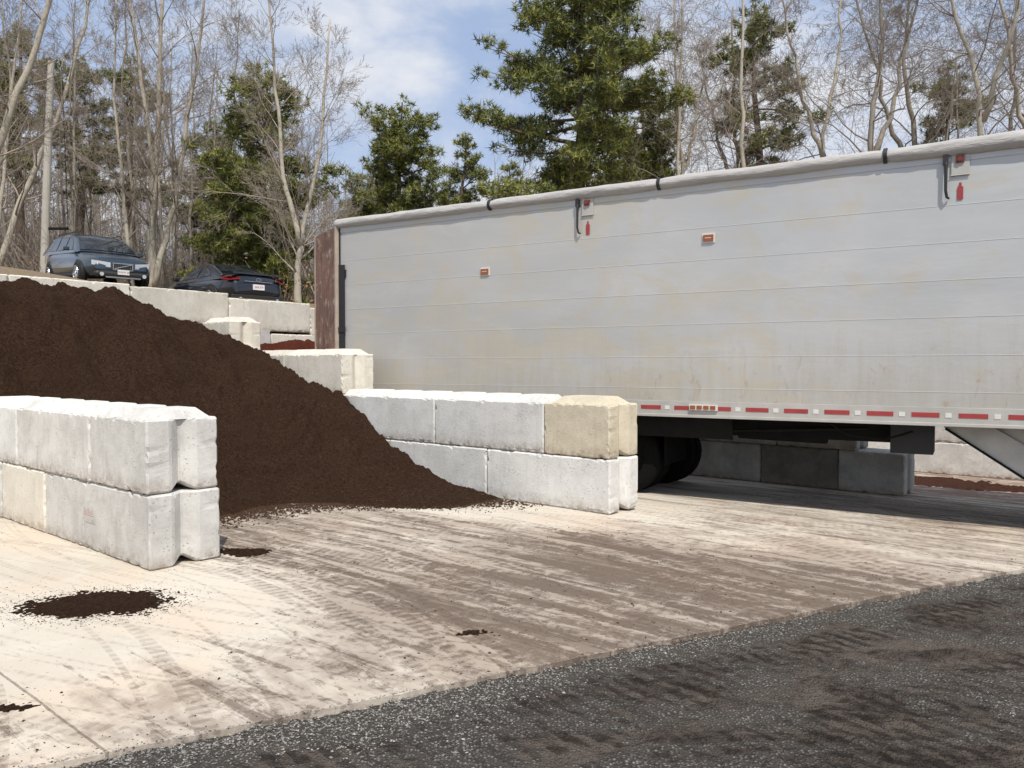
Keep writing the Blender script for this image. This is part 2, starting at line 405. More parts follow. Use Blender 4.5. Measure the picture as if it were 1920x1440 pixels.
course(0,0,0,[1.83]*4+[1.55],[1,1,0,0,0],False)
course(-.01,0,1,[.92]+[1.83]*4+[.62],[2,1,1,0,0,0])
course(-4.72,0,2,[1.5,1.83,.8],[5,5,0])
course(-7.85,0,3,[1.0],[5])
course(-1.53,-4.37,0,[2.22,1.2,1.83,1.83],[0,5,0,0],False)
course(-1.55,-4.37,1,[1.10,1.83,1.83,1.83,.8],[0,0,1,1,0])
course(-7.75,-4.37,2,[1.1],[0]); course(-7.8,-4.37,3,[1.0],[0]) 
course(1.85,4.82,0,[.92,1.2,1.3,1.83,1.83,1.83],[3,4,3,0,0,0],False)
course(1.2,4.82,1,[1.2,1.3,1.83,1.83,1.83],[3,3,0,0,0])
course(4.6,9.4,0,[1.83]*5,[1,0,1,0,0],False); course(4.6,9.4,1,[.92]+[1.83]*4,[1,1,0,0,0])
for row in range(5):
    yy=-8.8+(0 if row%2==0 else .9)
    while yy<11:
        L=1.83
        block(-8.92,yy+L+.25,row,L-.010,R.choice([0,5,1,0] if row<4 else [5,1,5]),knobs=False,ang=math.pi/2)
        yy+=L
st_=MB()
for i in range(7):
    st_.box(.0+i*.028,.006+i*.028,-.002,.0,0,.035+.02*(i%3==0))
st_.box(-.02,.20,-.002,0,-.012,-.006)
o=st_.obj('stamped_mark',simple('faded_red_ink',(.40,.24,.19),.9)); X,Y=W(-2.72,-4.388); o.matrix_world=Matrix.Translation((X,Y,.33))@Matrix.Rotation(YARD,4,'Z')
top(o,'faded red stamped tally mark on a grey concrete block','stamped mark')
# ---------------------------------------------------------------- mulch piles
P0=[(1.4,-.06),(1.65,.02),(2.4,.10),(3.1,.24),(3.6,.52),(4.55,1.12),(5.8,1.48),(6.8,1.82),(7.9,2.08),(8.9,2.2)]
P2=[(3.1,-.06),(3.4,.05),(4,.32),(5,.93),(6,1.66),(6.6,2.26),(7.0,2.56),(7.5,2.66),(8.9,2.74)]
def pileh(t,y):
    k=sstep(-.1,-2.2,y)
    toe=.25*noise.noise(Vector((y*.9,1,0)))+.18*noise.noise(Vector((y*3,t*.5,0)))
    slump=.34*noise.noise(Vector((t*.9,y*.7,11)))
    a=interp(P0,t+.05*max(0,-y)); b_=interp(P2,t+toe+slump*sstep(3.6,5,t))
    hgt=a*(1-k)+b_*k
    cap=1.12+max(0,y+3.8)*1.0+max(0,t-5.7)*1.6
    return min(hgt,cap)
def pdisp(t,y_,hh):
    V3=Vector((t,y_,0)); amp=sstep(-.05,.35,hh)*(1-.35*sstep(-.9,-.1,y_))
    w3=V3+Vector((noise.noise(V3*1.7),noise.noise(V3*1.7+Vector((9,0,0))),0))*.35
    ridge=(1-abs(noise.noise(w3*1.9+Vector((2,5,0))))*2.2)
    return amp*(.15*noise.noise(V3*1.2)+.13*noise.noise(w3*2.6+Vector((4,0,0)))+.06*max(0,ridge)+.08*abs(noise.noise(w3*4.8))+.05*abs(noise.noise(w3*9.5)))
p=MB(); st=.025; nxp=int((8.9-1.2)/st); nyp=int(4.33/st)
for i in range(nxp+1):
    t=1.2+i*st
    for j in range(nyp+1):
        y_=-4.34+j*st; hh=pileh(t,y_)
        V3=Vector((t,y_,0))
        amp=sstep(-.05,.3,hh)
        hh+=pdisp(t,y_,hh)
        hh+=(.3+.7*amp)*(.026*noise.noise(V3*17)+.016*noise.noise(V3*38))
        if y_<-3.74 and t<5.75: hh=min(hh,1.15) if t>1.6 else hh
        if y_<-3.74 and t<3.2: hh=-.05
        p.v.append((-t,y_,hh))
for i in range(nxp):
    for j in range(nyp):
        a=i*(nyp+1)+j; p.f.append([a+1,a+nyp+2,a+nyp+1,a][::-1]); p.m.append(0)
o=p.obj('mulch_pile',M_mul,smooth=True); o.matrix_world=MW
top(o,'large heap of dark brown shredded mulch between concrete walls','mulch pile')
p=MB(); st=.04; a_=int(3.3/st); b_=int(4.1/st)
for i in range(a_+1):
    t=5.7+i*st
    for j in range(b_+1):
        y_=.63+j*st
        hh=interp([(5.9,-.2),(6.3,.35),(7.5,1.75),(8.2,2.16),(8.9,2.25)],t-.25*abs(noise.noise(Vector((y_*.8,0,0)))))
        hh*=.88+.14*sstep(.6,2.2,y_)
        V3=Vector((t,y_,7)); hh+=.10*noise.noise(V3*2)+.06*noise.noise(V3*7)+.03*noise.noise(V3*18)
        p.v.append((-t,y_,hh-.046*y_))
for i in range(a_):
    for j in range(b_):
        a=i*(b_+1)+j; p.f.append([a,a+b_+1,a+b_+2,a+1]); p.m.append(0)
o=p.obj('mulch_pile',M_red,smooth=True); o.matrix_world=MW
top(o,'heap of reddish mulch behind the stepped concrete wall','mulch pile')
def mound(cx,cy,rx,ry,hh,mat,name,label,seed,st=.02,rot=0,rag=1):
    p=MB(); n1=int(3*rx/st); n2=int(3*ry/st)
    for i in range(n1+1):
        for j in range(n2+1):
            x_=-1.5*rx+i*st; y_=-1.5*ry+j*st
            d=math.hypot(x_/rx,y_/ry)+.30*noise.noise(Vector((x_*3/rx**.5,y_*3/ry**.5,seed)))+rag*(.30*noise.noise(Vector((x_*14,y_*14,seed)))+.45*noise.noise(Vector((x_*42,y_*42,seed))))
            z=hh*max(0,1-d)**.7 if d<1 else -.02
            if d<1: z+=(noise.noise(Vector((x_*30,y_*30,seed)))*.010+.006)*min(1,hh/.03)*min(1,(1-d)*3)
            p.v.append((x_,y_,z))
    for i in range(n1):
        for j in range(n2):
            a=i*(n2+1)+j
            if max(p.v[a][2],p.v[a+1][2],p.v[a+n2+1][2],p.v[a+n2+2][2])<0: continue
            p.f.append([a,a+n2+1,a+n2+2,a+1]); p.m.append(0)
    o=p.obj(name,mat,smooth=True); o.matrix_world=Matrix.Translation((cx,cy,G(cx,cy)+.002))@Matrix.Rotation(rot,4,'Z')
    top(o,label,'mulch pile'); return o
mound(-2.86,5.30,.47,.30,.014,M_mul,'mulch_patch','thin loose patch of spilled mulch on the concrete',3,.009,.1)
mound(-2.50,3.66,.20,.05,.003,M_mul,'mulch_patch','thin dark smear of mulch on the concrete',5,.007,.2,1.5)
mound(-.25,4.72,.09,.04,.007,M_mul,'mulch_patch','small clump of mulch on the concrete',6,.006,.2,1.6)
mound(-2.36,6.78,.26,.13,.016,M_mul,'mulch_patch','spilled mulch at the foot of a concrete wall',9,.009,-.2)
x_,y_=W(-3.5,7.3); mound(x_,y_,2.2,1.5,.4,M_redb,'mulch_pile','low spread of reddish mulch in the far bay',12,.06,YARD)
x_,y_=W(1.6,7.2); mound(x_,y_,1.5,.8,.04,M_redb,'mulch_pile','thin scattering of reddish mulch on the pavement',14,.05,YARD)
def crumbs(name,mats,gen,count,label,seed):
    rr=random.Random(seed); b=MB()
    k=0; tries=0
    while k<count and tries<count*14:
        tries+=1
        q=gen(rr)
        if q is None: continue
        X,Y,Z,sz,mi=q; k+=1
        a=rr.uniform(0,6.28); ca,sa=math.cos(a),math.sin(a); e1=sz*rr.uniform(.7,1.5); e2=sz*rr.uniform(.5,1); e3=sz*rr.uniform(.35,.8)
        pts=[(e1,0,0),(rr.uniform(-.3,.3)*e1,e2,0),(-e1,rr.uniform(-.2,.2)*e2,0),(rr.uniform(-.3,.3)*e1,-e2,0),(rr.uniform(-.3,.3)*e1,rr.uniform(-.3,.3)*e2,e3),(0,0,-e3*.6)]
        vs=[(X+u*ca-v*sa,Y+u*sa+v*ca,Z+w_) for u,v,w_ in pts]
        b.add(vs,[(0,1,4),(1,2,4),(2,3,4),(3,0,4),(1,0,5),(2,1,5),(3,2,5),(0,3,5)],mi)
    o=b.obj(name,mats); o['kind']='stuff'; o['label']=label; o['category']=label.split()[0]; return o
def g1(rr):
    Y=2.9+5.0*rr.random()**1.5; X=rr.uniform(-.72,.72)*Y; n=(Vector((X,Y))-A0).dot(EN); u=(Vector((X,Y))-A0).dot(ED)
    if n<-.02: return None
    dd=noise.noise(Vector((X*.9,Y*.9,2)))+.35*noise.noise(Vector((X*4,Y*4,2)))-.35*sstep(1.4,3.8,u)
    if dd*.8+math.exp(-max(n,0)*5)*1.3-.12<rr.uniform(-.0,.9): return None
    return X,Y,G(X,Y)-.024+gz(X,Y) if n>.0 else .0,rr.uniform(.002,.0075)*(1.6 if rr.random()<.05 else 1),rr.choice([0,1,1,1,2])
crumbs('gravel',M_st,g1,11000,'gravel of mixed grey stones',1)
def g2(rr):
    if rr.random()<.12:
        a=rr.uniform(0,6.28); r=abs(rr.gauss(.85,.3)); return -2.86+.5*r*math.cos(a),5.30+.34*r*math.sin(a),.002,rr.uniform(.0015,.006),0
    Y=3.0+7.5*rr.random()**1.2; X=rr.uniform(-.72,.72)*Y; n=(Vector((X,Y))-A0).dot(EN)
    if n>-.01: return None
    lx,ly=Lc(X,Y)
    if 0<ly<.61 and lx<0: return None
    if -4.37<ly<-3.76 and lx<-1.5: return None
    dn=.12+.8*sstep(-4.5,-3,ly)*(1-sstep(-1,0,ly))+.7*math.exp(n*4)
    if noise.noise(Vector((X*1.5,Y*1.5,9)))*.8+dn*.6<rr.random(): return None
    return X,Y,G(X,Y)+.001,rr.uniform(.0015,.006)*(2.2 if rr.random()<.07 else 1),0
crumbs('mulch_crumbs',[M_chip],g2,6500,'mulch crumbs scattered over the concrete',2)
def g3(rr):
    u=rr.random()
    if u<.5:
        y_=rr.uniform(-3.7,-.05); kk=sstep(-.1,-2.2,y_); tt=1.65*(1-kk)+3.35*kk-abs(rr.gauss(0,.3))
        if tt<.2: return None
        X,Y=W(-tt,y_); return X,Y,.006,rr.uniform(.004,.016)*(2 if rr.random()<.06 else 1),0
    else:
        t=rr.uniform(1.7,8.2); y_=rr.uniform(-3.7,-.05); h_=pileh(t,y_)
        if h_<.02: return None
        X,Y=W(-t,y_); return X,Y,h_+pdisp(t,y_,h_)+.006,rr.uniform(.004,.013),rr.choice([0,0,1])
crumbs('mulch_shreds',[M_chip,M_chipl],g3,12000,'shredded mulch pieces on and around the heap',3)
# ---------------------------------------------------------------- trailer
TA=math.atan2(-.508,.861); TM=Matrix.Translation((1.74,10.1,0))@Matrix.Rotation(TA,4,'Z')
T=empty('semi_trailer','long silver aluminium walking floor trailer with a rolled tarp','trailer',TM)
m,nt,b=mk('brushed_aluminium'); v=objc(nt)
sp=nd(nt,'ShaderNodeSeparateXYZ'); nt.links.new(v,sp.inputs[0]); x,z=sp.outputs[0],sp.outputs[2]
f1=noi(nt,mapping(nt,v,(.5,1,1.2)),1.1,5,.6,.3); f2=noi(nt,mapping(nt,v,(5,1,.45)),2.0,7,.7,.2); f3=noi(nt,v,26,4,.7)
c=mixc(nt,ramp(nt,f1,.3,.7),(.515,.52,.515),(.58,.58,.575))
pan=nd(nt,'ShaderNodeTexWhiteNoise',{'noise_dimensions':'1D'}); nt.links.new(math_(nt,'FLOOR',math_(nt,'DIVIDE',math_(nt,'SUBTRACT',z,.96),.402)),pan.inputs['W'])
c=mixc(nt,math_(nt,'MULTIPLY',pan.outputs[0],.12),c,(.40,.405,.41))
low=math_(nt,'SUBTRACT',1,ramp(nt,z,1.1,2.8))
rear=math_(nt,'SUBTRACT',1,ramp(nt,x,-4.5,2.0))
c=mixc(nt,math_(nt,'MULTIPLY',rear,.35),c,(.41,.395,.36))
c=mixc(nt,math_(nt,'MULTIPLY',low,.35),c,(.52,.485,.42))
dirt=ramp(nt,math_(nt,'ADD',math_(nt,'MULTIPLY',f2,.7),math_(nt,'MULTIPLY',low,.26)),.45,.73)
c=mixc(nt,math_(nt,'MULTIPLY',dirt,.42),c,(.43,.385,.30))
pt=noi(nt,mapping(nt,v,(.9,1,1.3),(0,0,0),(3,0,0)),1.1,9,.74,.7)
mid=math_(nt,'MULTIPLY',ramp(nt,x,-5.0,-3.0),math_(nt,'SUBTRACT',1,ramp(nt,x,-.5,3.0)))
patch=math_(nt,'MULTIPLY',ramp(nt,math_(nt,'ADD',pt,math_(nt,'MULTIPLY',mid,.07)),.51,.66),.52)
c=mixc(nt,patch,c,(.55,.485,.365))
lt=math_(nt,'MULTIPLY',ramp(nt,noi(nt,mapping(nt,v,(.7,1,1.8),(0,.3,0),(7,0,2)),1.1,8,.7,.9),.52,.72),.25)
c=mixc(nt,lt,c,(.66,.655,.65))
rs=math_(nt,'MULTIPLY',ramp(nt,noi(nt,mapping(nt,v,(4,1,1.6),(0,.35,0)),1.5,9,.78,1.0),.54,.67),math_(nt,'MULTIPLY',ramp(nt,low,.35,.95),math_(nt,'SUBTRACT',1,rear)))
c=mixc(nt,math_(nt,'MULTIPLY',rs,.65),c,(.41,.30,.20))
nt.links.new(c,b.inputs['Base Color']); b.inputs['Metallic'].default_value=.3
nt.links.new(math_(nt,'MULTIPLY_ADD',f1,.25,.35),b.inputs['Roughness']); bump(nt,b,math_(nt,'ADD',f1,math_(nt,'MULTIPLY',f3,.04)),.15,.05)
M_alu=m
M_seam=simple('seam_bead',(.60,.595,.575),.5,.1,.2,2)
M_rail=simple('trailer_rail_paint',(.48,.465,.43),.5,.2,.25,3,.2)
M_blk=simple('black_steel',(.02,.02,.022),.55,0,.4,6,.3)
M_dk=simple('grimy_frame_steel',(.014,.013,.012),.9,0,.5,5,.4,.15)
M_gry=simple('worn_grey_paint',(.46,.455,.43),.6,.1,.3,4,.3)
M_rim=simple('shaded_wheel_rim',(.010,.010,.009),.9,0,.4,8,.3,.1)  # near black: the shade beneath the trailer is put into the rim colour
M_rub=simple('tyre_rubber',(.008,.008,.008),.95,0,.3,20,.3,.1)  # rubber set extra dark, with the shade beneath the trailer in its colour
M_redp=simple('red_reflective',(.34,.045,.045),.45,0,.25,8)
M_wht=simple('white_reflective',(.68,.67,.63),.45,0,.12,20)
M_amb=simple('amber_lens',(.30,.09,.03),.4,0,.4,30)
m,nt,b=mk('grey_tarp'); v=objc(nt)
c=mixc(nt,noi(nt,mapping(nt,v,(1.5,6,6)),2,6,.7,.4),(.33,.315,.30),(.53,.51,.49)); nt.links.new(c,b.inputs['Base Color']); b.inputs['Roughness'].default_value=.7
bump(nt,b,noi(nt,mapping(nt,v,(2,9,9),(0,.5,0)),3,5,.6,.8),.5,.035); M_tarp=m
XR,XF=-5.3,9.0; ZB,ZT=.99,3.92; TW=2.6
q=MB(); q.box(XR,XF,0,.05,1.2,ZT)
for z_ in (1.36,1.76,2.17,2.57,2.97,3.37):
    q.box(XR+.01,XF-.01,-.0025,0.001,z_-.003,z_+.003,1)
q.box(XR,XF,-.008,.002,ZT-.09,ZT-.002)
q.obj('side_wall',[M_alu,M_seam],T)
q=MB(); q.box(XR,XF,TW-.05,TW,1.2,ZT); q.obj('side_wall',M_alu,T)
q=MB(); q.box(XF-.05,XF,.051,TW-.051,1.2,ZT); q.obj('front_wall',M_alu,T)
q=MB(); q.box(XR,XF,.06,TW-.06,1.12,1.19); q.obj('floor',M_dk,T)
q=MB(); q.box(XR,XF,-.014,.06,ZB+.03,1.198); q.box(XR,XF,-.022,.08,ZB,ZB+.035); q.box(XR,XF,TW-.06,TW+.014,ZB,1.198)
q.obj('bottom_rail',M_rail,T,bev=.004)
q=MB(); x=XR+.3; i=0
while x<XF-.3:
    q.box(x,x+.27,-.018,-.0142,1.085,1.135,0); q.box(x+.325,x+.385,-.018,-.0142,1.085,1.135,1); x+=.45
q.obj('reflective_tape',[M_redp,M_wht],T)
SX=(.184,2.81,-2.38,6.2)
q=MB(); n=18; L=int((XF-XR+.2)/.045)
for i in range(L+1):
    x=XR-.1+i*.045
    for k in range(n):
        a=2*math.pi*k/n
        r=.076+.014*sstep(2.5,4.2,x)+.012*noise.noise(Vector((x*1.3,math.cos(a)*1.2,math.sin(a)*1.2)))+.008*noise.noise(Vector((x*5+a*1.5,math.cos(a)*2,math.sin(a)*2)))
        for sx in SX: r-=.014*math.exp(-((x-sx)/.06)**2)
        if abs(x-XR+.1)<.02: r*=.8
        q.v.append((x,.0+r*math.cos(a)*1.05,3.98+.012*noise.noise(Vector((x*.8,5,0)))+r*math.sin(a)))
for i in range(L):
    for k in range(n):
        a=i*n+k; b2=i*n+(k+1)%n; q.f.append([a,b2,b2+n,a+n][::-1]); q.m.append(0)
q.f.append(list(range(n))); q.m.append(0)
q.obj('tarp_roll',M_tarp,T,smooth=True)
q=MB()
for i in range(41):
    x=XR+(XF-XR)*i/40
    for k in range(9):
        t=k/8; q.v.append((x,.08+t*(TW-.1),3.95+.10*math.sin(math.pi*t)+.03*(i%2)*math.sin(math.pi*t)))
for i in range(40):
    for k in range(8):
        a=i*9+k; q.f.append([a,a+9,a+10,a+1]); q.m.append(0)
q.obj('tarp_cover',M_tarp,T,smooth=True)
for sx in SX:
    q=MB(); r_=.080 if sx<1 else .086; q.tube([(sx-.02,0,3.98),(sx+.02,0,3.98)],[r_,r_],20); q.obj('strap',M_blk,T)
for hx_ in (-.96,3.40):
    q=MB(); q.tube([(hx_,-.03,3.89),(hx_,-.05,3.8),(hx_,-.055,3.52),(hx_+.012,-.045,3.45),(hx_+.03,-.02,3.44)],[.015,.018,.015,.014,.012],8); q.box(hx_-.03,hx_+.02,-.06,-.013,3.80,3.9)
    q.obj('tarp_latch',M_blk,T)
    q=MB(); q.box(hx_+.05,hx_+.22,-.02,-.0005,3.68,3.9); q.box(hx_+.04,hx_+.23,-.024,-.0205,3.675,3.683); q.obj('latch_bracket',M_rail,T,bev=.004)
    q=MB(); q.box(hx_+.09,hx_+.17,-.04,-.0205,3.81,3.88); q.cyl((hx_+.13,-.046,3.845),(0,1,0),.025,.012,14); q.obj('clearance_lamp',simple('dark_red_lens',(.16,.03,.02),.4),T)
    q=MB(); cx=hx_+.135; q.add([(cx-.028,-.0095,3.42),(cx+.028,-.0095,3.42),(cx+.028,-.0095,3.55),(cx+.012,-.0095,3.565),(cx+.012,-.0095,3.60),(cx-.012,-.0095,3.60),(cx-.012,-.0095,3.565),(cx-.028,-.0095,3.55)],[tuple(range(8))])
    q.obj('red_sticker',M_redp,T)
for (mx,mz) in ((-2.475,3.02),(.825,3.235)):
    q=MB(); q.box(mx-.078,mx+.078,-.014,-.0005,mz-.058,mz+.058,0); q.box(mx-.065,mx+.065,-.028,-.0145,mz-.040,mz+.040,1); q.box(mx-.04,mx+.04,-.031,-.0285,mz-.004,mz+.004,0); q.obj('side_marker_lamp',[M_wht,M_amb],T,bev=.003)
q=MB(); q.box(.6,.96,-.04,-.0185,1.085,1.160,0)
for i in range(4): q.box(.615+i*.085,.68+i*.085,-.05,-.0405,1.10,1.145,1)
q.obj('marker_lamp_strip',[M_wht,M_amb],T)
# undercarriage
q=MB()
for y_ in (.75,1.65):
    q.box(-4.6,3.2,y_,y_+.1,.72,ZB+.1)
x=XR+.3
while x<XF-.2: q.box(x,x+.07,.09,TW-.09,1.0,1.11); x+=.45
q.box(-3.4,1.3,.55,.7,.78,.97); q.box(1.0,2.3,.5,.56,.86,.98); q.box(-3.4,1.1,.12,.16,.72,1.0)
q.tube([(-.2,.4,.83),(.7,.4,.80),(1.6,.45,.84),(2.6,.5,.90)],.022,6)
q.tube([(1.0,.9,.80),(2.1,.9,.78)],.13,12)
q.tube([(2.2,.3,.98),(2.4,.28,.84),(2.8,.27,.79),(3.1,.3,.9)],.015,5)
q.obj('chassis_frame',M_dk,T)
q=MB(); q.box(2.85,3.3,.5,.95,.62,.985); q.obj('tool_box',M_blk,T,bev=.01)
def twheel(x,y,r=.5,wd=.26):
    gz1=G(*( (TM@Vector((x,y,0))).xy))
    e=bpy.data.objects.new('wheel',None); COL.objects.link(e); e.parent=T; e.location=(x,y,gz1+r-.005)
    q=MB(); prof=[(-wd/2,.3),(-wd/2,.42),(-wd/2+.03,.485),(-wd/2+.06,.5),(wd/2-.06,.5),(wd/2-.03,.485),(wd/2,.42),(wd/2,.3)]
    n=40
    for (yy,rr) in prof:
        for k in range(n): a=2*math.pi*k/n; q.v.append((rr*math.cos(a),yy,rr*math.sin(a)))
    for j in range(len(prof)-1):
        for k in range(n):
            a=j*n+k; b2=j*n+(k+1)%n; q.f.append([a,b2,b2+n,a+n]); q.m.append(0)
    q.obj('tyre',M_rub,e,smooth=True)
    q=MB(); q.cyl((0,-wd/2+.06,0),(0,1,0),.3,.02,32); q.cyl((0,-wd/2+.03,0),(0,1,0),.1,.1,20)
    for k in range(10):
        a=k*.628; q.cyl((.17*math.cos(a),-wd/2+.04,.17*math.sin(a)),(0,1,0),.018,.04,8)
    q.obj('rim',M_rim,e)
for x in (-.42,-1.69):
    for y_ in (.42,.75,TW-.75,TW-.42): twheel(x,y_)
    q=MB(); q.cyl((x,TW/2,.42),(0,1,0),.07,TW-1.0,16); q.obj('axle',M_dk,T)
q=MB(); q.box(.16,.18,.3,1.15,.32,1.0); q.obj('mud_flap',M_rub,T)
for y_ in (.32,TW-.55):
    q=MB(); q.box(4.78,4.94,y_+.02,y_+.16,.30,1.0); q.box(4.81,4.91,y_+.045,y_+.135,.0,.31); q.box(4.70,5.02,y_-.02,y_+.20,-.16,-.10)
    q.tube([(4.86,y_+.09,.1),(4.86,y_+.09,-.12)],.03,8)
    q.obj('landing_leg',M_gry,T,bev=.006)
    q=MB(); q.prism([(3.40,.985),(3.42,.93),(4.70,.05),(4.779,.05),(4.779,.40),(3.86,.985)],y_+.0,y_+.018); q.prism([(3.86,.985),(4.779,.40),(4.779,.985)],y_+.03,y_+.04,0)
    q.obj('gusset_plate',M_gry,T)
    q=MB(); q.tube([(3.42,y_-.012,.945),(4.72,y_-.012,.06)],.016,4); q.obj('diagonal_brace',M_dk,T)
q=MB(); q.box(XR-.02,XR+.10,-.03,-.0085,1.2,3.30); q.box(XR-.03,XR+.0,-.02,.1,1.0,3.9); q.box(XR-.02,XR+.13,-.045,-.031,2.2,2.28); q.box(XR+.10,XR+.13,-.02,-.0095,3.1,3.22)  # dark upright strip and short bars along the trailer's rear edge
q.obj('rear_edge_strip',M_blk,T)
m,nt,b=mk('rusty_door'); v=objc(nt)
c=mixc(nt,ramp(nt,noi(nt,mapping(nt,v,(3,3,.8)),2.5,8,.75,.7),.35,.65),(.28,.155,.11),(.13,.07,.05)); c=mixc(nt,ramp(nt,noi(nt,v,5,7,.75),.53,.64),c,(.40,.32,.26))
nt.links.new(c,b.inputs['Base Color']); b.inputs['Roughness'].default_value=.8; bump(nt,b,noi(nt,v,20,5),.5,.01); M_rust=m
q=MB(); q.box(0,1.12,-.03,.03,0,2.93,0)
for zz in (.02,.6,1.2,1.8,2.4,2.87): q.box(.03,1.09,-.05,-.0305,zz,zz+.05,0)
q.box(-.02,.03,-.055,.04,-.01,2.95,1); q.box(1.1,1.15,-.05,.04,-.01,2.95,1); q.box(.35,.38,-.07,-.051,.02,2.9,1)
o=q.obj('rear_door',[M_rust,simple('weathered_edge',(.38,.31,.25),.8,0,.4,5,.3)],T,label='rusty rear door swung open'); o.location=(XR-.05,-.03,.99); o.rotation_euler=(0,0,math.pi-.50)
# ---------------------------------------------------------------- cars
M_glass=simple('car_glass',(.015,.02,.025),.04,0,.1,3,0,1.0)
M_chrome=simple('chrome',(.6,.6,.6),.2,1,.1,5)
M_plas=simple('black_plastic',(.02,.02,.02),.5)
M_lamp=simple('headlamp_lens',(.62,.64,.66),.1,.2,.1,10)
M_tail=simple('tail_lamp_lens',(.16,.008,.010),.15,0,.2,10)
M_plate=simple('plate_white',(.75,.75,.75),.5)
M_ink=simple('plate_red_ink',(.45,.05,.05),.6)
M_crub=simple('car_tyre_rubber',(.02,.02,.02),.9,0,.3,20,.3)
def paint(name,col):
    m,nt,b=mk(name); c=mixc(nt,noi(nt,objc(nt),2),[q*.9 for q in col],[q*1.1 for q in col]); nt.links.new(c,b.inputs['Base Color'])
    b.inputs['Roughness'].default_value=.28; b.inputs['Metallic'].default_value=.3; b.inputs['Coat Weight'].default_value=1; b.inputs['Coat Roughness'].default_value=.02; return m
def car(kind,name,label,fx,fy,rdx,rdy,D,body,dz=0):
    L,Wd=D['L'],D['W']; rd=Vector((rdx,rdy)).normalized()
    f_=Vector((fx,fy)); a=f_+rd*.9; c2=f_+rd*(L-.95)
    za,zc=H(a.x,a.y)+dz,H(c2.x,c2.y)+dz
    ex=Vector((c2.x-a.x,c2.y-a.y,zc-za)).normalized(); ey=Vector((0,0,1)).cross(ex).normalized(); ez=ex.cross(ey)
    org=Vector((a.x,a.y,za))-ex*.9
    M=Matrix(((ex.x,ey.x,ez.x,org.x),(ex.y,ey.y,ez.y,org.y),(ex.z,ey.z,ez.z,org.z),(0,0,0,1)))
    E=empty(name,label,'car',M,'cars parked above the wall')
    q=MB(); N=60
    def sm(P,x,w=.09): return (interp(P,x-w)+2*interp(P,x)+interp(P,x+w))/4 if w<x<L-w else interp(P,x)
    def hw(x):
        u=abs(2*x/L-1); return Wd/2*(1-.24*u**5.5-.04*u**2)
    secs=[]
    for i in range(N+1):
        x=L*i/N; u=abs(2*x/L-1)
        zt=sm(D['top'],x); zb=.24+.12*u**8; w_=hw(x); hh=zt-zb
        half=[(0,zb),(w_-.12,zb),(w_-.03,zb+.10),(w_-.005,zb+hh*.35),(w_,zb+hh*.52),(w_-.015,zb+hh*.70),(w_-.05,zb+hh*.86),(w_-.11,zt-.030),(w_-.20,zt-.006),(w_*.5,zt+.020),(0,zt+.03)]
        ring=[(x,y_,z_) for y_,z_ in half]+[(x,-y_,z_) for y_,z_ in half[-2:0:-1]]
        secs.append(len(ring)); q.v.extend(ring)
    n=secs[0]
    for i in range(N):
        for k in range(n):
            a_=i*n+k; b_=i*n+(k+1)%n; q.f.append([a_,a_+n,b_+n,b_]); q.m.append(0)
    q.f.append(list(range(n))); q.m.append(0); q.f.append([N*n+k for k in range(n-1,-1,-1)]); q.m.append(0)
    gp=D['gh']; belt=D['belt']; wb=Wd/2-.085
    yz=lambda z_: wb-(z_-belt)*D.get('tum',.38)
    gs=lambda x: (interp(gp,x-.10)+2*interp(gp,x)+interp(gp,x+.10))/4
    base=len(q.v); NG=48; st2=[gp[0][0]+(gp[-1][0]-gp[0][0])*i/NG for i in range(NG+1)]
    for x in st2:
        z_=max(gs(x),belt-.02); w1=yz(z_)
        half=[(yz(belt-.05),belt-.05),(yz(z_-.05) if z_-.05>belt-.05 else yz(belt-.05),max(z_-.05,belt-.05)),(w1-.02,z_-.022),(w1-.09,z_-.002),(w1*.5,z_+.020),(0,z_+.028)]
        q.v.extend([(x,y_,zz) for y_,zz in half]+[(x,-y_,zz) for y_,zz in half[-2::-1]])
    n=11
    for i in range(NG):
        for k in range(10):
            a_=base+i*n+k; q.f.append([a_,a_+n,a_+n+1,a_+1]); q.m.append(0)
    q.obj('body',body,E,smooth=True)
    def strip(nm,xa,xb,inset,mat,off=.016):
        s_=MB(); K=8
        for i in range(K+1):
            x=xa+(xb-xa)*i/K; z_=gs(x); d=.02; sl=(gs(x+d)-gs(x-d))/(2*d); nl=math.hypot(1,sl)
            nx_,nz_=-sl/nl,1/nl
            for t in (-1,-.6,-.25,0,.25,.6,1):
                yy=(yz(z_)-inset)*t; s_.v.append((x+nx_*off,yy,z_+nz_*off+.03*(1-t*t)))
        for i in range(K):
            for k in range(6): a_=i*7+k; s_.f.append([a_,a_+7,a_+8,a_+1]); s_.m.append(0)
        return s_.obj(nm,mat,E,smooth=True)
    strip('windshield',*D['ws'],.08,M_glass); strip('rear_window',*D['rw'],.09,M_glass)
    for poly in D['win']:
        for sgn in (1,-1):
            s_=MB(); s_.add([(x,sgn*(yz(z_)+.010),z_) for x,z_ in poly],[tuple(range(len(poly)))]); s_.obj('side_window',M_glass,E)
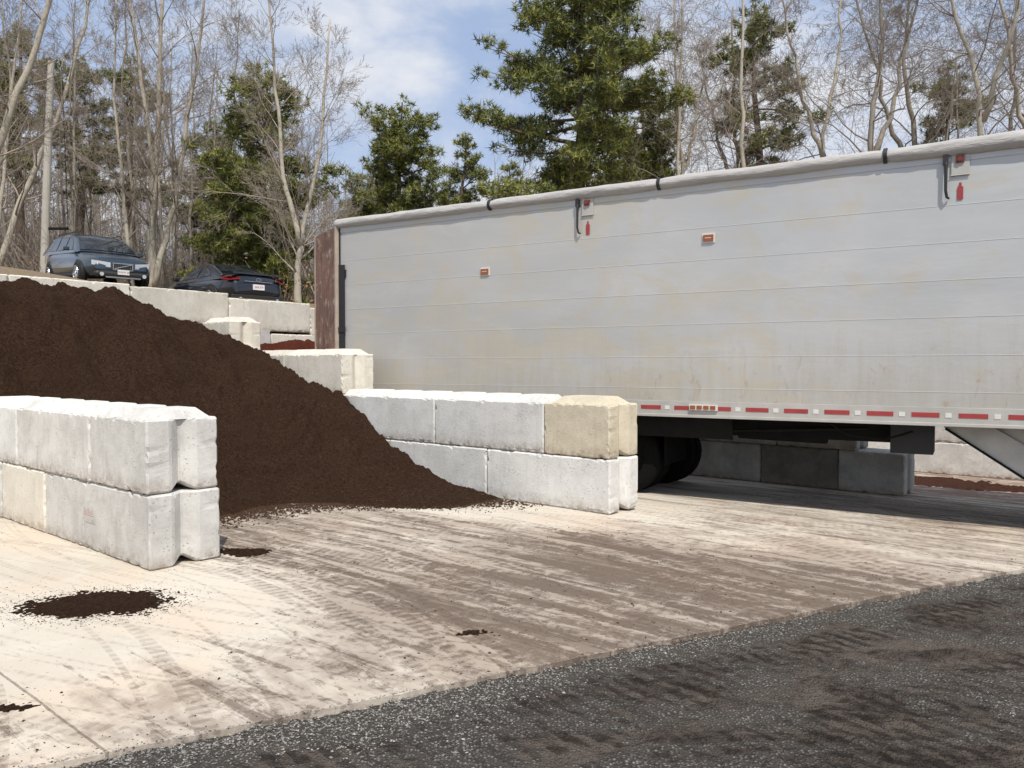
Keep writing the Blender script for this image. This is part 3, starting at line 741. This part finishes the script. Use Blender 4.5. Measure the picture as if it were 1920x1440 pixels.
    for wx in (D['wx0'],D['wx1']):
        for sgn in (1,-1):
            yo=sgn*(Wd/2-.11)
            e=bpy.data.objects.new('wheel',None); COL.objects.link(e); e.parent=E; e.location=(wx,yo,.335)
            s_=MB(); s_.cyl((0,0,0),(0,1,0),.335,.23,32); s_.obj('tyre',M_crub,e,bev=.02)
            s_=MB(); s_.tube([(0,sgn*.10,0),(0,sgn*.121,0)],[.225,.225],28,0)
            s_.cyl((0,sgn*.125,0),(0,1,0),.05,.012,12,1)
            for k in range(5):
                an=k*1.2566; dx,dz_=math.cos(an),math.sin(an); px,pz=-dz_*.03,dx*.03
                s_.add([(px*1.4+dx*.03,sgn*.128,pz*1.4+dz_*.03),(-px*1.4+dx*.03,sgn*.128,-pz*1.4+dz_*.03),(-px+dx*.215,sgn*.124,-pz+dz_*.215),(px+dx*.215,sgn*.124,pz+dz_*.215)],[(0,1,2,3)],1)
            s_.tube([(.205*math.cos(k/28*6.2832),sgn*.124,.205*math.sin(k/28*6.2832)) for k in range(29)],.018,5,1)
            s_.obj('rim',[M_plas,M_chrome],e)
            s_=MB(); s_.cyl((wx,sgn*(hw(wx)-.045),.35),(0,1,0),.385,.1,32); s_.obj('wheel_arch',M_plas,E)
    for sgn in (1,-1):
        s_=MB(); mx=D['ws'][0]+.35; s_.box(mx,mx+.12,sgn*(Wd/2+.0)-(.0 if sgn>0 else .17),sgn*(Wd/2)+(.17 if sgn>0 else 0),belt+.0,belt+.12); s_.obj('wing_mirror',body,E,bev=.03)
        s_=MB(); s_.box(.9,L-.9,sgn*(Wd/2-.01)-.012,sgn*(Wd/2-.01)+.012,.27,.35); s_.obj('sill_trim',M_plas,E)
    return E,hw
def text(par,txt,loc,rot,size,mat,name):
    cu=bpy.data.curves.new(name,'FONT'); cu.body=txt; cu.size=size; cu.align_x='CENTER'; cu.align_y='CENTER'; cu.extrude=.001
    o=bpy.data.objects.new(name,cu); 
    COL.objects.link(o); dg=bpy.context.evaluated_depsgraph_get(); me=bpy.data.meshes.new_from_object(o.evaluated_get(dg)); bpy.data.objects.remove(o)
    o=bpy.data.objects.new(name,me); me.materials.clear(); me.materials.append(mat); COL.objects.link(o); o.parent=par; o.location=loc; o.rotation_euler=rot; return o
M_p1=paint('dark_blue_grey_paint',(.022,.042,.066))
D=dict(L=4.80,W=1.94,belt=1.0,wx0=.92,wx1=3.78,
 top=[(0,.58),(.04,.68),(.12,.77),(.3,.85),(.6,.90),(.9,.945),(1.2,.99),(2,1.02),(4.5,1.04),(4.7,.98),(4.8,.8)],
 gh=[(1.12,.98),(1.5,1.22),(1.85,1.42),(2.1,1.52),(2.4,1.58),(3.2,1.61),(3.8,1.58),(4.15,1.52),(4.4,1.41),(4.72,1.02)],
 ws=(1.20,1.88),rw=(4.38,4.64),win=[[(1.62,1.05),(2.35,1.05),(2.38,1.46),(2.10,1.42),(1.85,1.28)],[(2.45,1.05),(3.2,1.05),(3.2,1.50),(2.47,1.48)],[(3.3,1.06),(4.3,1.08),(4.12,1.40),(3.9,1.47),(3.3,1.50)]])
E,hw_=car('wagon','parked_car','dark blue grey station wagon parked nose out above the wall',-11.35,22.6,-.707,.707,D,M_p1,dz=-.03)
s_=MB(); s_.box(-.02,.02,-.25,.25,.48,.66,0); s_.box(-.035,-.02,-.28,.28,.645,.675,1); s_.box(-.035,-.02,-.28,.28,.465,.49,1)
for sg in (-.265,.265): s_.box(-.035,-.0205,sg-.014,sg+.014,.48,.66,1)
for i in range(7): s_.box(-.026,-.021,-.205+i*.066,-.200+i*.066,.50,.64,1)
s_.tube([(-.034,-.23,.64),(-.034,.23,.50)],.012,5,1); s_.obj('grille',[M_plas,M_chrome],E)
for sg in (1,-1):
    s_=MB(); s_.add([(-.0,sg*.34,.52),(-.0,sg*.34,.67),(.12,sg*.80,.72),(.12,sg*.80,.59),(-.03,sg*.34,.53),(-.03,sg*.34,.66),(.08,sg*.77,.71),(.08,sg*.77,.58)],[(4,5,6,7),(0,4,7,3),(1,5,4,0),(2,6,5,1),(3,7,6,2)]); s_.obj('headlight',M_lamp,E)
    s_=MB(); s_.cyl((-.06,sg*.58,.33),(1,0,0),.055,.04,14); s_.obj('fog_lamp',M_lamp,E)
    s_=MB(); s_.tube([(1.95,sg*.60,1.52),(2.15,sg*.62,1.63),(3.9,sg*.62,1.61),(4.1,sg*.60,1.52)],.018,6); s_.obj('roof_rail',M_plas,E)
s_=MB(); s_.box(-.06,.20,-.75,.75,.24,.44); s_.obj('front_bumper',M_plas,E,bev=.08)
s_=MB(); s_.box(-.075,-.05,-.48,.48,.235,.275); s_.obj('bumper_skid_trim',M_chrome,E)
s_=MB(); s_.box(-.085,-.07,-.16,.16,.34,.48); s_.obj('number_plate',M_plate,E)
text(E,'7HXW 20',(-.087,0,.41),(math.pi/2,0,-math.pi/2),.075,M_ink,'plate_lettering')
M_p2=paint('black_paint',(.004,.006,.014))
D=dict(L=4.75,W=1.88,belt=.90,wx0=.85,wx1=3.75,
 top=[(0,.55),(.1,.68),(.5,.80),(1.4,.90),(2.2,.91),(3.6,.95),(4.3,.98),(4.6,.985),(4.70,.91),(4.75,.60)],
 gh=[(1.35,.89),(1.7,1.08),(2.1,1.27),(2.4,1.365),(2.7,1.40),(2.95,1.39),(3.3,1.32),(3.7,1.18),(4.0,1.05),(4.25,.96)],tum=.55,
 ws=(1.45,2.08),rw=(3.20,3.95),win=[[(1.85,.95),(2.75,.96),(2.75,1.29),(2.45,1.27),(2.15,1.15)],[(2.82,.96),(3.60,.99),(3.35,1.14),(3.1,1.25),(2.82,1.29)]])
E,_=car('coupe','parked_car','glossy black coupe parked tail out above the wall',-10.5,24.75,.73,-.683,D,M_p2)
for sg in (1,-1):
    s_=MB(); s_.add([(4.64,sg*.54,.83),(4.64,sg*.54,.90),(4.54,sg*.86,.91),(4.38,sg*.93,.88),(4.38,sg*.93,.83),(4.54,sg*.88,.79),
                     (4.745,sg*.54,.835),(4.745,sg*.54,.895),(4.67,sg*.80,.90),(4.49,sg*.925,.875),(4.49,sg*.93,.83),(4.67,sg*.81,.80)],
              [(6,7,8,9,10,11),(0,1,7,6),(1,2,8,7),(2,3,9,8),(3,4,10,9),(4,5,11,10),(5,0,6,11)]); s_.obj('tail_light',M_tail,E)
    s_=MB(); s_.cyl((4.75,sg*.55,.30),(1,0,0),.05,.1,14); s_.obj('exhaust_pipe',M_chrome,E)
s_=MB(); s_.box(4.74,4.77,-.17,.17,.57,.72); s_.obj('number_plate',M_plate,E)
text(E,'2AB 519',(4.773,0,.645),(math.pi/2,0,math.pi/2),.075,M_ink,'plate_lettering')
s_=MB(); s_.tube([(4.755,.075*math.cos(k/20*6.283),.85+.035*math.sin(k/20*6.283)) for k in range(21)],.006,5); s_.box(4.74,4.765,-.42,.42,.79,.798); s_.obj('badge',M_chrome,E)
s_=MB(); s_.box(4.67,4.76,-.78,.78,.25,.42); s_.obj('rear_diffuser',M_plas,E,bev=.02)
s_=MB(); s_.add([(4.50,-.75,1.00),(4.50,.75,1.00),(4.69,.72,1.035),(4.69,-.72,1.035),(4.69,-.72,.99),(4.69,.72,.99)],[(0,1,2,3),(3,2,5,4)]); s_.obj('spoiler',M_p2,E)
# ---------------------------------------------------------------- utility pole
M_wood=simple('weathered_pole_wood',(.44,.41,.36),.85,0,.25,4,.4)
X,Y=-16.9,28.0; zb=H(X,Y)
E=empty('utility_pole','weathered leaning wooden utility pole beside the parked wagon','utility pole',Matrix.Translation((X,Y,zb-.2)))
s_=MB(); s_.tube([(0,0,0),(.12,0,3),(.26,0,6),(.38,0,8.2)],[.15,.135,.12,.11],14); s_.obj('post',M_wood,E)
s_=MB(); s_.box(.05,.9,-.05,.05,2.2,2.28); s_.tube([(.9,0,2.24),(.75,0,8.0)],.012,4); s_.tube([(.4,0,8.0),(1.6,-.4,4),(2.3,-.6,.3)],.009,4); s_.obj('bracket_and_guy_wire',M_dk,E)
# ---------------------------------------------------------------- trees
def bark(name,a,b_,lich=.4):
    m,nt,b=mk(name); v=wpos(nt)
    c=mixc(nt,noi(nt,mapping(nt,v,(3,3,.8)),3,6,.7),a,b_); c=mixc(nt,math_(nt,'MULTIPLY',ramp(nt,noi(nt,v,1.2,3),.5,.7),lich),c,(.38,.38,.31))
    nt.links.new(c,b.inputs['Base Color']); b.inputs['Roughness'].default_value=.9; b.inputs['Specular IOR Level'].default_value=.15
    bump(nt,b,noi(nt,mapping(nt,v,(8,8,2)),3,5),.6,.03); return m
def bark_s(name,a,b_):
    m,nt,b=mk(name); c=mixc(nt,noi(nt,wpos(nt),1.5,3),a,b_); nt.links.new(c,b.inputs['Base Color']); b.inputs['Roughness'].default_value=.95; b.inputs['Specular IOR Level'].default_value=.1; return m
M_b1=bark('pale_bark',(.30,.265,.21),(.58,.52,.42)); M_b2=bark('grey_brown_bark',(.19,.165,.135),(.40,.35,.285)); M_b3=bark('pine_bark',(.08,.06,.045),(.20,.15,.115),.1)
M_tw=bark_s('twig_bark',(.25,.21,.175),(.47,.40,.33)); M_tw2=bark_s('dark_twig_bark',(.19,.16,.135),(.35,.30,.255)); M_far=bark_s('far_twig_bark',(.20,.17,.145),(.39,.335,.285))
def rvec(rr): 
    while True:
        v=Vector((rr.uniform(-1,1),rr.uniform(-1,1),rr.uniform(-1,1)))
        if .05<v.length<1: return v.normalized()
def limb(mb,rr,p,d,L,r,lvl,maxl,P,out):
    ns=[0,6,4,3,2][lvl] if lvl<5 else 2
    pts=[p.copy()]; rs=[r]; dirs=[d.copy()]
    for i in range(ns):
        d=(d+rvec(rr)*P['crook']*(1 if lvl<3 else .7)+Vector((0,0,P['up'])) ).normalized()
        p=p+d*(L/ns); pts.append(p.copy()); rs.append(max(P['rmin']*.7,r*(1-.85*(i+1)/ns))); dirs.append(d.copy())
    mb.tube(pts,rs,5 if lvl==1 else 3)
    out[0]+=1
    if lvl<maxl:
        nc=P['n'][lvl]
        for k in range(nc):
            f_=.22+.78*(k+rr.random())/nc; fi=min(ns-1,int(f_*ns)); t=f_*ns-fi
            q=pts[fi].lerp(pts[min(ns,fi+1)],min(1,t)); dd=dirs[fi]
            side=rvec(rr); side=(side-dd*side.dot(dd)).normalized(); an=rad(rr.uniform(*P['ang']))
            nd_=(dd*math.cos(an)+side*math.sin(an)).normalized()
            limb(mb,rr,q,nd_,L*rr.uniform(.35,.6)*(1.15-.5*f_),max(P['rmin'],(rs[fi]*.42)),lvl+1,maxl,P,out)
def stem(tr,cr,rr,pts,r0,r1,P,first,maxl,sides=10):
    P3=[Vector(p) for p in pts]; fine=[];N=len(P3)-1;K=5
    for i in range(N):
        for k in range(K):
            t=k/K; fine.append(P3[i].lerp(P3[i+1],t)+(rvec(rr)*.05*P['wob'] if (i or k) else Vector()))
    fine.append(P3[-1]); n=len(fine)
    rs=[r0+(r1-r0)*(i/(n-1))**.8 for i in range(n)]; rs[0]*=1.25
    tr.tube(fine,rs,sides)
    ht=fine[-1].z-fine[0].z; cnt=[0]
    for k in range(P['n'][0]):
        f_=first+(1-first)*((k+rr.random())/P['n'][0]); i=min(n-2,int(f_*(n-1))); q=fine[i]; dd=(fine[i+1]-fine[i]).normalized()
        side=rvec(rr); side=(side-dd*side.dot(dd)).normalized(); an=rad(rr.uniform(*P['ang0']))
        nd_=(dd*math.cos(an)+side*math.sin(an)).normalized()
        limb(cr,rr,q,nd_,ht*P['l0']*rr.uniform(.6,1.1)*(1.2-.75*f_),max(.010,rs[i]*.32),1,maxl,P,cnt)
    return cnt[0]
def tree_meshes(nm,stems,P,seed,first=.25,maxl=4,mt=None,mc=None):
    rr=random.Random(seed); tr,cr=MB(),MB()
    for (pts,r0,r1) in stems: stem(tr,cr,rr,pts,r0,r1,P,first,maxl)
    return tr.mesh(nm+'_trunk',mt or M_b1,True),cr.mesh(nm+'_crown',mc or M_tw,True)
def put_tree(name,ms,X,Y,sc=1,rot=0,label='',cat='tree',group=None,z=None,szz=None):
    zb=H(X,Y)-.15 if z is None else z
    E=empty(name,label,cat,Matrix.Translation((X,Y,zb))@Matrix.Rotation(rot,4,'Z')@Matrix.Diagonal((sc,sc,szz or sc,1)),group)
    for n_,me in zip(('trunk','crown'),ms):
        o=bpy.data.objects.new(n_,me); COL.objects.link(o); o.parent=E
    return E
PU=dict(crook=.17,up=.05,rmin=.0045,n=[18,8,6,4],ang=(25,52),ang0=(32,62),l0=.27,wob=.8)
PO=dict(crook=.32,up=.03,rmin=.0055,n=[16,8,6,4],ang=(30,65),ang0=(40,80),l0=.38,wob=1.8)
PB=dict(crook=.22,up=.05,rmin=.008,n=[17,7,5],ang=(25,60),ang0=(35,72),l0=.25,wob=1.3)
tA=tree_meshes('multistem',[([(0,0,0),(.1,0,3),(.35,.1,8),(.6,.2,14)],.17,.03),([(.05,0,.3),(.7,.2,3.2),(1.5,.3,8),(2.2,.2,13.5)],.12,.025),([(-.05,0,.5),(.3,-.3,4),(-.25,-.6,9),(-.7,-.7,13.5)],.11,.025)],PU,1,.28)
tB=tree_meshes('forked',[([(0,0,0),(.02,0,1.5),(.12,0,2.6),(.7,.2,5.5),(1.0,.3,9.5)],.14,.025),([(.1,0,2.4),(-.45,.1,4.6),(-.75,.2,8),(-.95,.1,11.5)],.10,.02)],dict(PU,n=[24,8,6,4],l0=.36),2,.25)
tC=tree_meshes('leaning',[([(0,0,0),(.9,0,3),(2.0,.2,6),(2.9,.3,9.5),(3.4,.3,13)],.13,.03),([(0,0,.4),(.3,.2,3),(.7,.4,7),(1.2,.3,12)],.09,.025)],PU,3,.2)
tD=tree_meshes('slim',[([(0,0,0),(-.3,0,3),(-.6,.1,6.5),(-.5,.1,10)],.08,.02)],PU,4,.2)
tO1=tree_meshes('oak',[([(0,0,0),(.1,0,4),(-.15,.1,8),(.25,.1,11),(.1,.2,15)],.18,.035),([(0,0,6.8),(1.0,.2,9),(1.6,.4,11.5),(2.6,.5,14)],.11,.025)],PO,5,.35,4,M_b2,M_tw2)
tO2=tree_meshes('oak',[([(0,0,0),(-.1,0,4),(.1,.1,8.5),(.9,.3,12),(1.1,.2,15.5)],.15,.03),([(0,0,7.5),(-.9,.2,9.8),(-1.4,.4,12.5),(-2.3,.1,14.5)],.10,.025)],PO,6,.35,4,M_b1,M_tw2)
tO3=tree_meshes('oak',[([(0,0,0),(.05,0,5),(.1,.1,10),(.4,.3,16)],.13,.025)],PO,8,.3,4,M_b1,M_tw)
tF=[tree_meshes('far',[([(0,0,0),(rx,0,4.5),(-rx*.5,.1,9),(rx,.1,13.5)],.10,.02)],PB,20+i,.25,3,M_b2,M_far) for i,rx in enumerate((.2,-.3,.35))]
gb='leafless trees behind the wall'
put_tree('bare_tree',tA,-12.1,26.0,1,0,'pale multi stemmed leafless tree beside the parked wagon',group=gb)
put_tree('bare_tree',tB,-6.7,24.2,1.0,0,'pale forked leafless tree beside the black coupe',group=gb)
put_tree('bare_tree',tC,-14.6,20.5,1.0,.0,'leaning pale leafless tree at the wood edge',group=gb)
put_tree('bare_tree',tD,-12.4,25.4,1,0,'slim leafless sapling beside the parked wagon',group=gb)
put_tree('bare_tree',tC,-19.5,29,1.1,.5,'leaning pale leafless tree at the wood edge',group=gb)
for X,Y,t,s_c,r_ in ((6.6,31,tO3,1,0),(8.9,30,tO3,1.08,1),(13.2,33,tO2,1.05,.3),(13.3,28.5,tO1,1,.2),(16.3,27,tO2,1,2.2),(18.4,36,tO1,1.2,3),(21.2,32,tO2,1.1,.6),(11.0,38,tO1,1.1,1.9),(7.8,36,tO2,1,4),(23.5,37,tO1,1.1,5)):
    put_tree('bare_tree',t,X,Y,s_c,r_,'tall crooked leafless oak standing behind the trailer',group=gb,z=2.6)
rr=random.Random(11)
k=0
while k<112:
    Y=rr.uniform(29,58); X=rr.uniform(-.74,.74)*Y
    px=960+1450*X/Y
    if 640<px<1230: 
        if Y<42: continue
        sc=rr.uniform(.58,.84)
    elif px>=1230:
        if rr.random()<.55: continue
        sc=rr.uniform(.6,.9)
    else: sc=rr.uniform(.62,.98)
    lx,ly=Lc(X,Y)
    zz=2.4 if lx>-10 else None
    put_tree('bare_tree',rr.choice(tF),X,Y,sc,rr.uniform(0,6.28),'thin grey leafless tree in the wood behind the wall',group=gb,z=zz); k+=1
# pines
def needle(name,a,b_):
    m,nt,b=mk(name); c=mixc(nt,noi(nt,wpos(nt),1.6,4),a,b_); nt.links.new(c,b.inputs['Base Color']); b.inputs['Roughness'].default_value=.6; b.inputs['Specular IOR Level'].default_value=.25; return m
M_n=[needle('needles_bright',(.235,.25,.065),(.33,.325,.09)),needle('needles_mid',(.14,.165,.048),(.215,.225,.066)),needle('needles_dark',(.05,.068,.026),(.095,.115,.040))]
def pine(nm,Ht,cb,wprof,seed,dens=1,step=.5,tl=.22,lean=0,mw=.020,nbr=(3,4,5),gapp=.1,spread=1,padk=2.1,fill=30,flat=.5):
    rr=random.Random(seed); tr,cr=MB(),MB()
    tp=[Vector((lean*(i/8)**2+.12*math.sin(i*1.3+seed),.1*math.cos(i+seed),Ht*i/8)) for i in range(9)]; tp[0]=Vector((0,0,0))
    tr.tube(tp,[.26*(1-.85*i/8)*Ht/13 for i in range(9)],10)
    def tpos(z_):
        f_=min(7.999,max(0,z_/Ht*8)); i=int(f_); return tp[i].lerp(tp[i+1],f_-i)
    def tuft(p,rel,sz):
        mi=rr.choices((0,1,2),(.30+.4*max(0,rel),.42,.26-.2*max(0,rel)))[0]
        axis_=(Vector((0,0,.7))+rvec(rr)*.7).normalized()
        for _ in range(13):
            d=(rvec(rr)+axis_*.6).normalized(); l=sz*rr.uniform(.6,1.15); sd_=d.orthogonal().normalized()
            sd_=(Matrix.Rotation(rr.uniform(0,6.28),3,d)@sd_)*mw*rr.uniform(.6,1.2)
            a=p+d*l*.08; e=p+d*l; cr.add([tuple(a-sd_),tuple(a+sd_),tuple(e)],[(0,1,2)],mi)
    z_=cb
    while z_<Ht*.99:
        f_=(z_-cb)/(Ht-cb); base_w=interp(wprof,f_)*rr.uniform(.75,1.15)
        nb=rr.choice(nbr); a0=rr.uniform(0,6.28)
        for k in range(nb):
            az=a0+k*6.283/nb+rr.uniform(-.5,.5); Lb=base_w*rr.uniform(.6,1.12)
            if rr.random()<gapp: Lb*=.4
            if Lb<.3: Lb=.3
            d=Vector((math.cos(az),math.sin(az),rr.uniform(-.15,.25)+.45*f_)).normalized(); p=tpos(z_+rr.uniform(-.2,.2)); pts=[p.copy()]; ns=6
            for i in range(ns):
                d=(d+rvec(rr)*.20+Vector((0,0,.08 if i>2 else -.04))).normalized(); p=p+d*Lb/ns; pts.append(p.copy())
            tr.tube(pts,[max(.012,.028*Lb**.8*(1-i/(ns+.5))) for i in range(ns+1)],5)
            npad=max(1,int(Lb*padk*dens))
            for s2 in range(npad):
                t=(.32+.68*(s2+.3+.7*rr.random())/npad) if Lb>.8 else 1; t=min(t,1); i=min(ns-1,int(t*ns)); q=pts[i].lerp(pts[i+1],t*ns-i)
                side=rvec(rr); side.z*=.5; q=q+side*.50*min(1,Lb/2)*spread
                rp=rr.uniform(.24,.62)*min(1,.5+Lb*.25)*spread
                tr.tube([pts[max(0,i-1)],q+Vector((0,0,-.08))],[.016,.008],3)
                for _ in range(int(fill*rp*rp/.22)):
                    v_=rvec(rr)*rp*rr.random()**.28*rr.uniform(.8,1.25); rel=v_.z/rp; v_.z=v_.z*flat+.04
                    tuft(q+v_,rel,tl*rr.uniform(.8,1.3))
        z_+=step*rr.uniform(.5,1.5)
    for _ in range(10): tuft(tpos(Ht)+rvec(rr)*.3,1,tl)
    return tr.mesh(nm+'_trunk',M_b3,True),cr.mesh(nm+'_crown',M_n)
pBig=pine('pine',14.2,5.0,[(0,2.0),(.10,3.9),(.3,4.6),(.5,4.3),(.60,3.2),(.72,3.4),(.85,2.5),(.94,1.6),(1,.5)],3,1.0,.66,.28,0,.019,(4,4,5),.15,1.15,2.0,24,.55)
pCon=pine('pine',9.2,1.0,[(0,1.7),(.25,2.4),(.6,2.1),(.85,1.4),(1,.4)],5,1.1,.46,.26,0,.020,(4,5),.1,1,2.1,25,.58)
pTop=pine('pine',12,5.6,[(0,1.2),(.3,2.2),(.6,2.0),(.85,1.4),(1,.4)],9,1.1,.50,.28,.3,.022,(4,4,5),.1,1.05,2.1,25,.58)
pTp2=pine('pine',12,5.0,[(0,1.5),(.25,2.5),(.5,1.8),(.8,1.3),(1,.3)],14,1.1,.54,.28,-.3,.022,(3,4,5),.14,1.05,2.0,25,.55)
pSp=pine('pine',16,6.8,[(0,1.8),(.2,3.0),(.45,2.3),(.7,2.5),(.9,1.4),(1,.4)],12,.8,.74,.30,.3,.025,(3,4),.2,1.05,2.0,26,.55)
gp_='evergreen pines behind the wall'
put_tree('pine_tree',pBig,2.6,30,1.0,.4,'large spreading green pine rising behind the trailer','pine tree',gp_,z=2.6)
put_tree('pine_tree',pCon,-8.9,28,1,.2,'dense conical green pine behind the black coupe','pine tree',gp_)
put_tree('pine_tree',pCon,-9.6,26.8,.62,2,'small bushy green pine behind the black coupe','pine tree',gp_)
put_tree('pine_tree',pTop,-5.3,36,.90,1,'green pine with a rounded crown','pine tree',gp_)
put_tree('pine_tree',pTp2,-2.5,38,.80,2.4,'green pine with a rounded crown','pine tree',gp_)
put_tree('pine_tree',pTop,6.4,37,.95,4,'green pine with a rounded crown','pine tree',gp_,z=2.6)
put_tree('pine_tree',pTp2,-.4,41,.76,3,'green pine with a rounded crown','pine tree',gp_)
put_tree('pine_tree',pTop,-8.0,44,.80,5,'green pine with a rounded crown','pine tree',gp_)
put_tree('pine_tree',pTp2,-4.0,47,.72,1.2,'green pine with a rounded crown','pine tree',gp_)
gq='tall sparse green pine among bare trees'
put_tree('pine_tree',pSp,-21.6,34,.72,1,gq,'pine tree',gp_)
put_tree('pine_tree',pSp,-19.4,35,.68,3,gq,'pine tree',gp_)
put_tree('pine_tree',pSp,-17.6,36,.70,5,gq,'pine tree',gp_)
put_tree('pine_tree',pSp,-25.5,38,.8,2,gq,'pine tree',gp_)
put_tree('pine_tree',pSp,11.4,36,.98,2,gq,'pine tree',gp_,z=2.6)
put_tree('pine_tree',pSp,20.0,36,.80,4.4,gq,'pine tree',gp_,z=2.6)
put_tree('pine_tree',pCon,-14.5,38,1.0,4,'dense conical green pine among bare trees','pine tree',gp_)
# far woodland mass
rr=random.Random(5); wd=MB()
for i in range(1050):
    Y=rr.uniform(52,88); X=rr.uniform(-.85,.85)*Y; zb=H(X,Y)-.5; ht=rr.uniform(6.5,12.5); lx=rr.uniform(-.6,.6)
    p0=Vector((X,Y,zb)); p1=p0+Vector((lx,0,ht*.5)); p2=p0+Vector((lx*1.5,0,ht)); mi=rr.choice((0,1,1))
    wd.tube([p0,p1,p2],[rr.uniform(.06,.12),.05,.02],4,mi)
    for k in range(20):
        t=rr.uniform(.08,1); q=p0.lerp(p2,t); d=(rvec(rr)+Vector((0,0,.6))).normalized(); l=rr.uniform(.8,2.6)*(1.2-t*.6); e=q+d*l
        wd.tube([q,e],[.028,.012],3,1)
        for j in range(3):
            s0=q.lerp(e,rr.uniform(.3,1)); wd.tube([s0,s0+(d+rvec(rr)*.8).normalized()*l*.5],[.018,.010],3,1)
o=wd.obj('woodland',[M_b2,M_far]); top(o,'far mass of leafless grey brown woodland','woodland',kind='stuff')
br=MB()
for i in range(3400):
    Y=rr.uniform(28,52); X=rr.uniform(-.75,.35)*Y
    if Lc(X,Y)[0]>-12: continue
    if abs(X+12.5)<4 and Y<29: continue
    z0=H(X,Y); p0=Vector((X,Y,z0)); 
    for k in range(5):
        d=(rvec(rr)*.7+Vector((0,0,1))).normalized(); l=rr.uniform(.8,3.4); p1=p0+d*l*.5; p2=p1+(d+rvec(rr)*.4).normalized()*l*.5
        br.tube([p0,p1,p2],[.012,.009,.006],3,0)
    if rr.random()<.35:
        for k in range(12):
            c_=p0+Vector((rr.gauss(0,.35),rr.gauss(0,.35),abs(rr.gauss(.7,.6)))); u=rvec(rr)*.045; v_=rvec(rr)*.045
            br.add([tuple(c_-u),tuple(c_+v_),tuple(c_+u),tuple(c_-v_)],[(0,1,2,3)],1)
o=br.obj('undergrowth',[M_far,simple('dry_leaf',(.30,.16,.075),.8,0,.4,5)]); top(o,'tangled brush with dry brown leaves','undergrowth',kind='stuff')
for (X,Y,sd_) in ((-5.6,23.6,1),(-10.6,27.3,2),(-7.6,25.6,3)):
    r3=random.Random(sd_); tr,cr=MB(),MB()
    for k in range(9):
        d=(rvec(r3)*.5+Vector((0,0,1))).normalized(); l=r3.uniform(1,2.3); tr.tube([(0,0,0),tuple(d*l*.5),tuple(d*l+rvec(r3)*.1)],[.018,.012,.006],4)
        for j in range(26):
            c_=d*l*r3.uniform(.3,1)+rvec(r3)*.32; u=rvec(r3)*.05; v_=rvec(r3)*.045
            cr.add([tuple(c_-u),tuple(c_+v_),tuple(c_+u),tuple(c_-v_)],[(0,1,2,3)],0)
    E=empty('shrub','low shrub holding dry orange brown leaves','shrub',Matrix.Translation((X,Y,H(X,Y)-.05)),'dry leaved shrubs')
    tr.obj('stem',M_tw,E); cr.obj('foliage',bpy.data.materials['dry_leaf'],E)
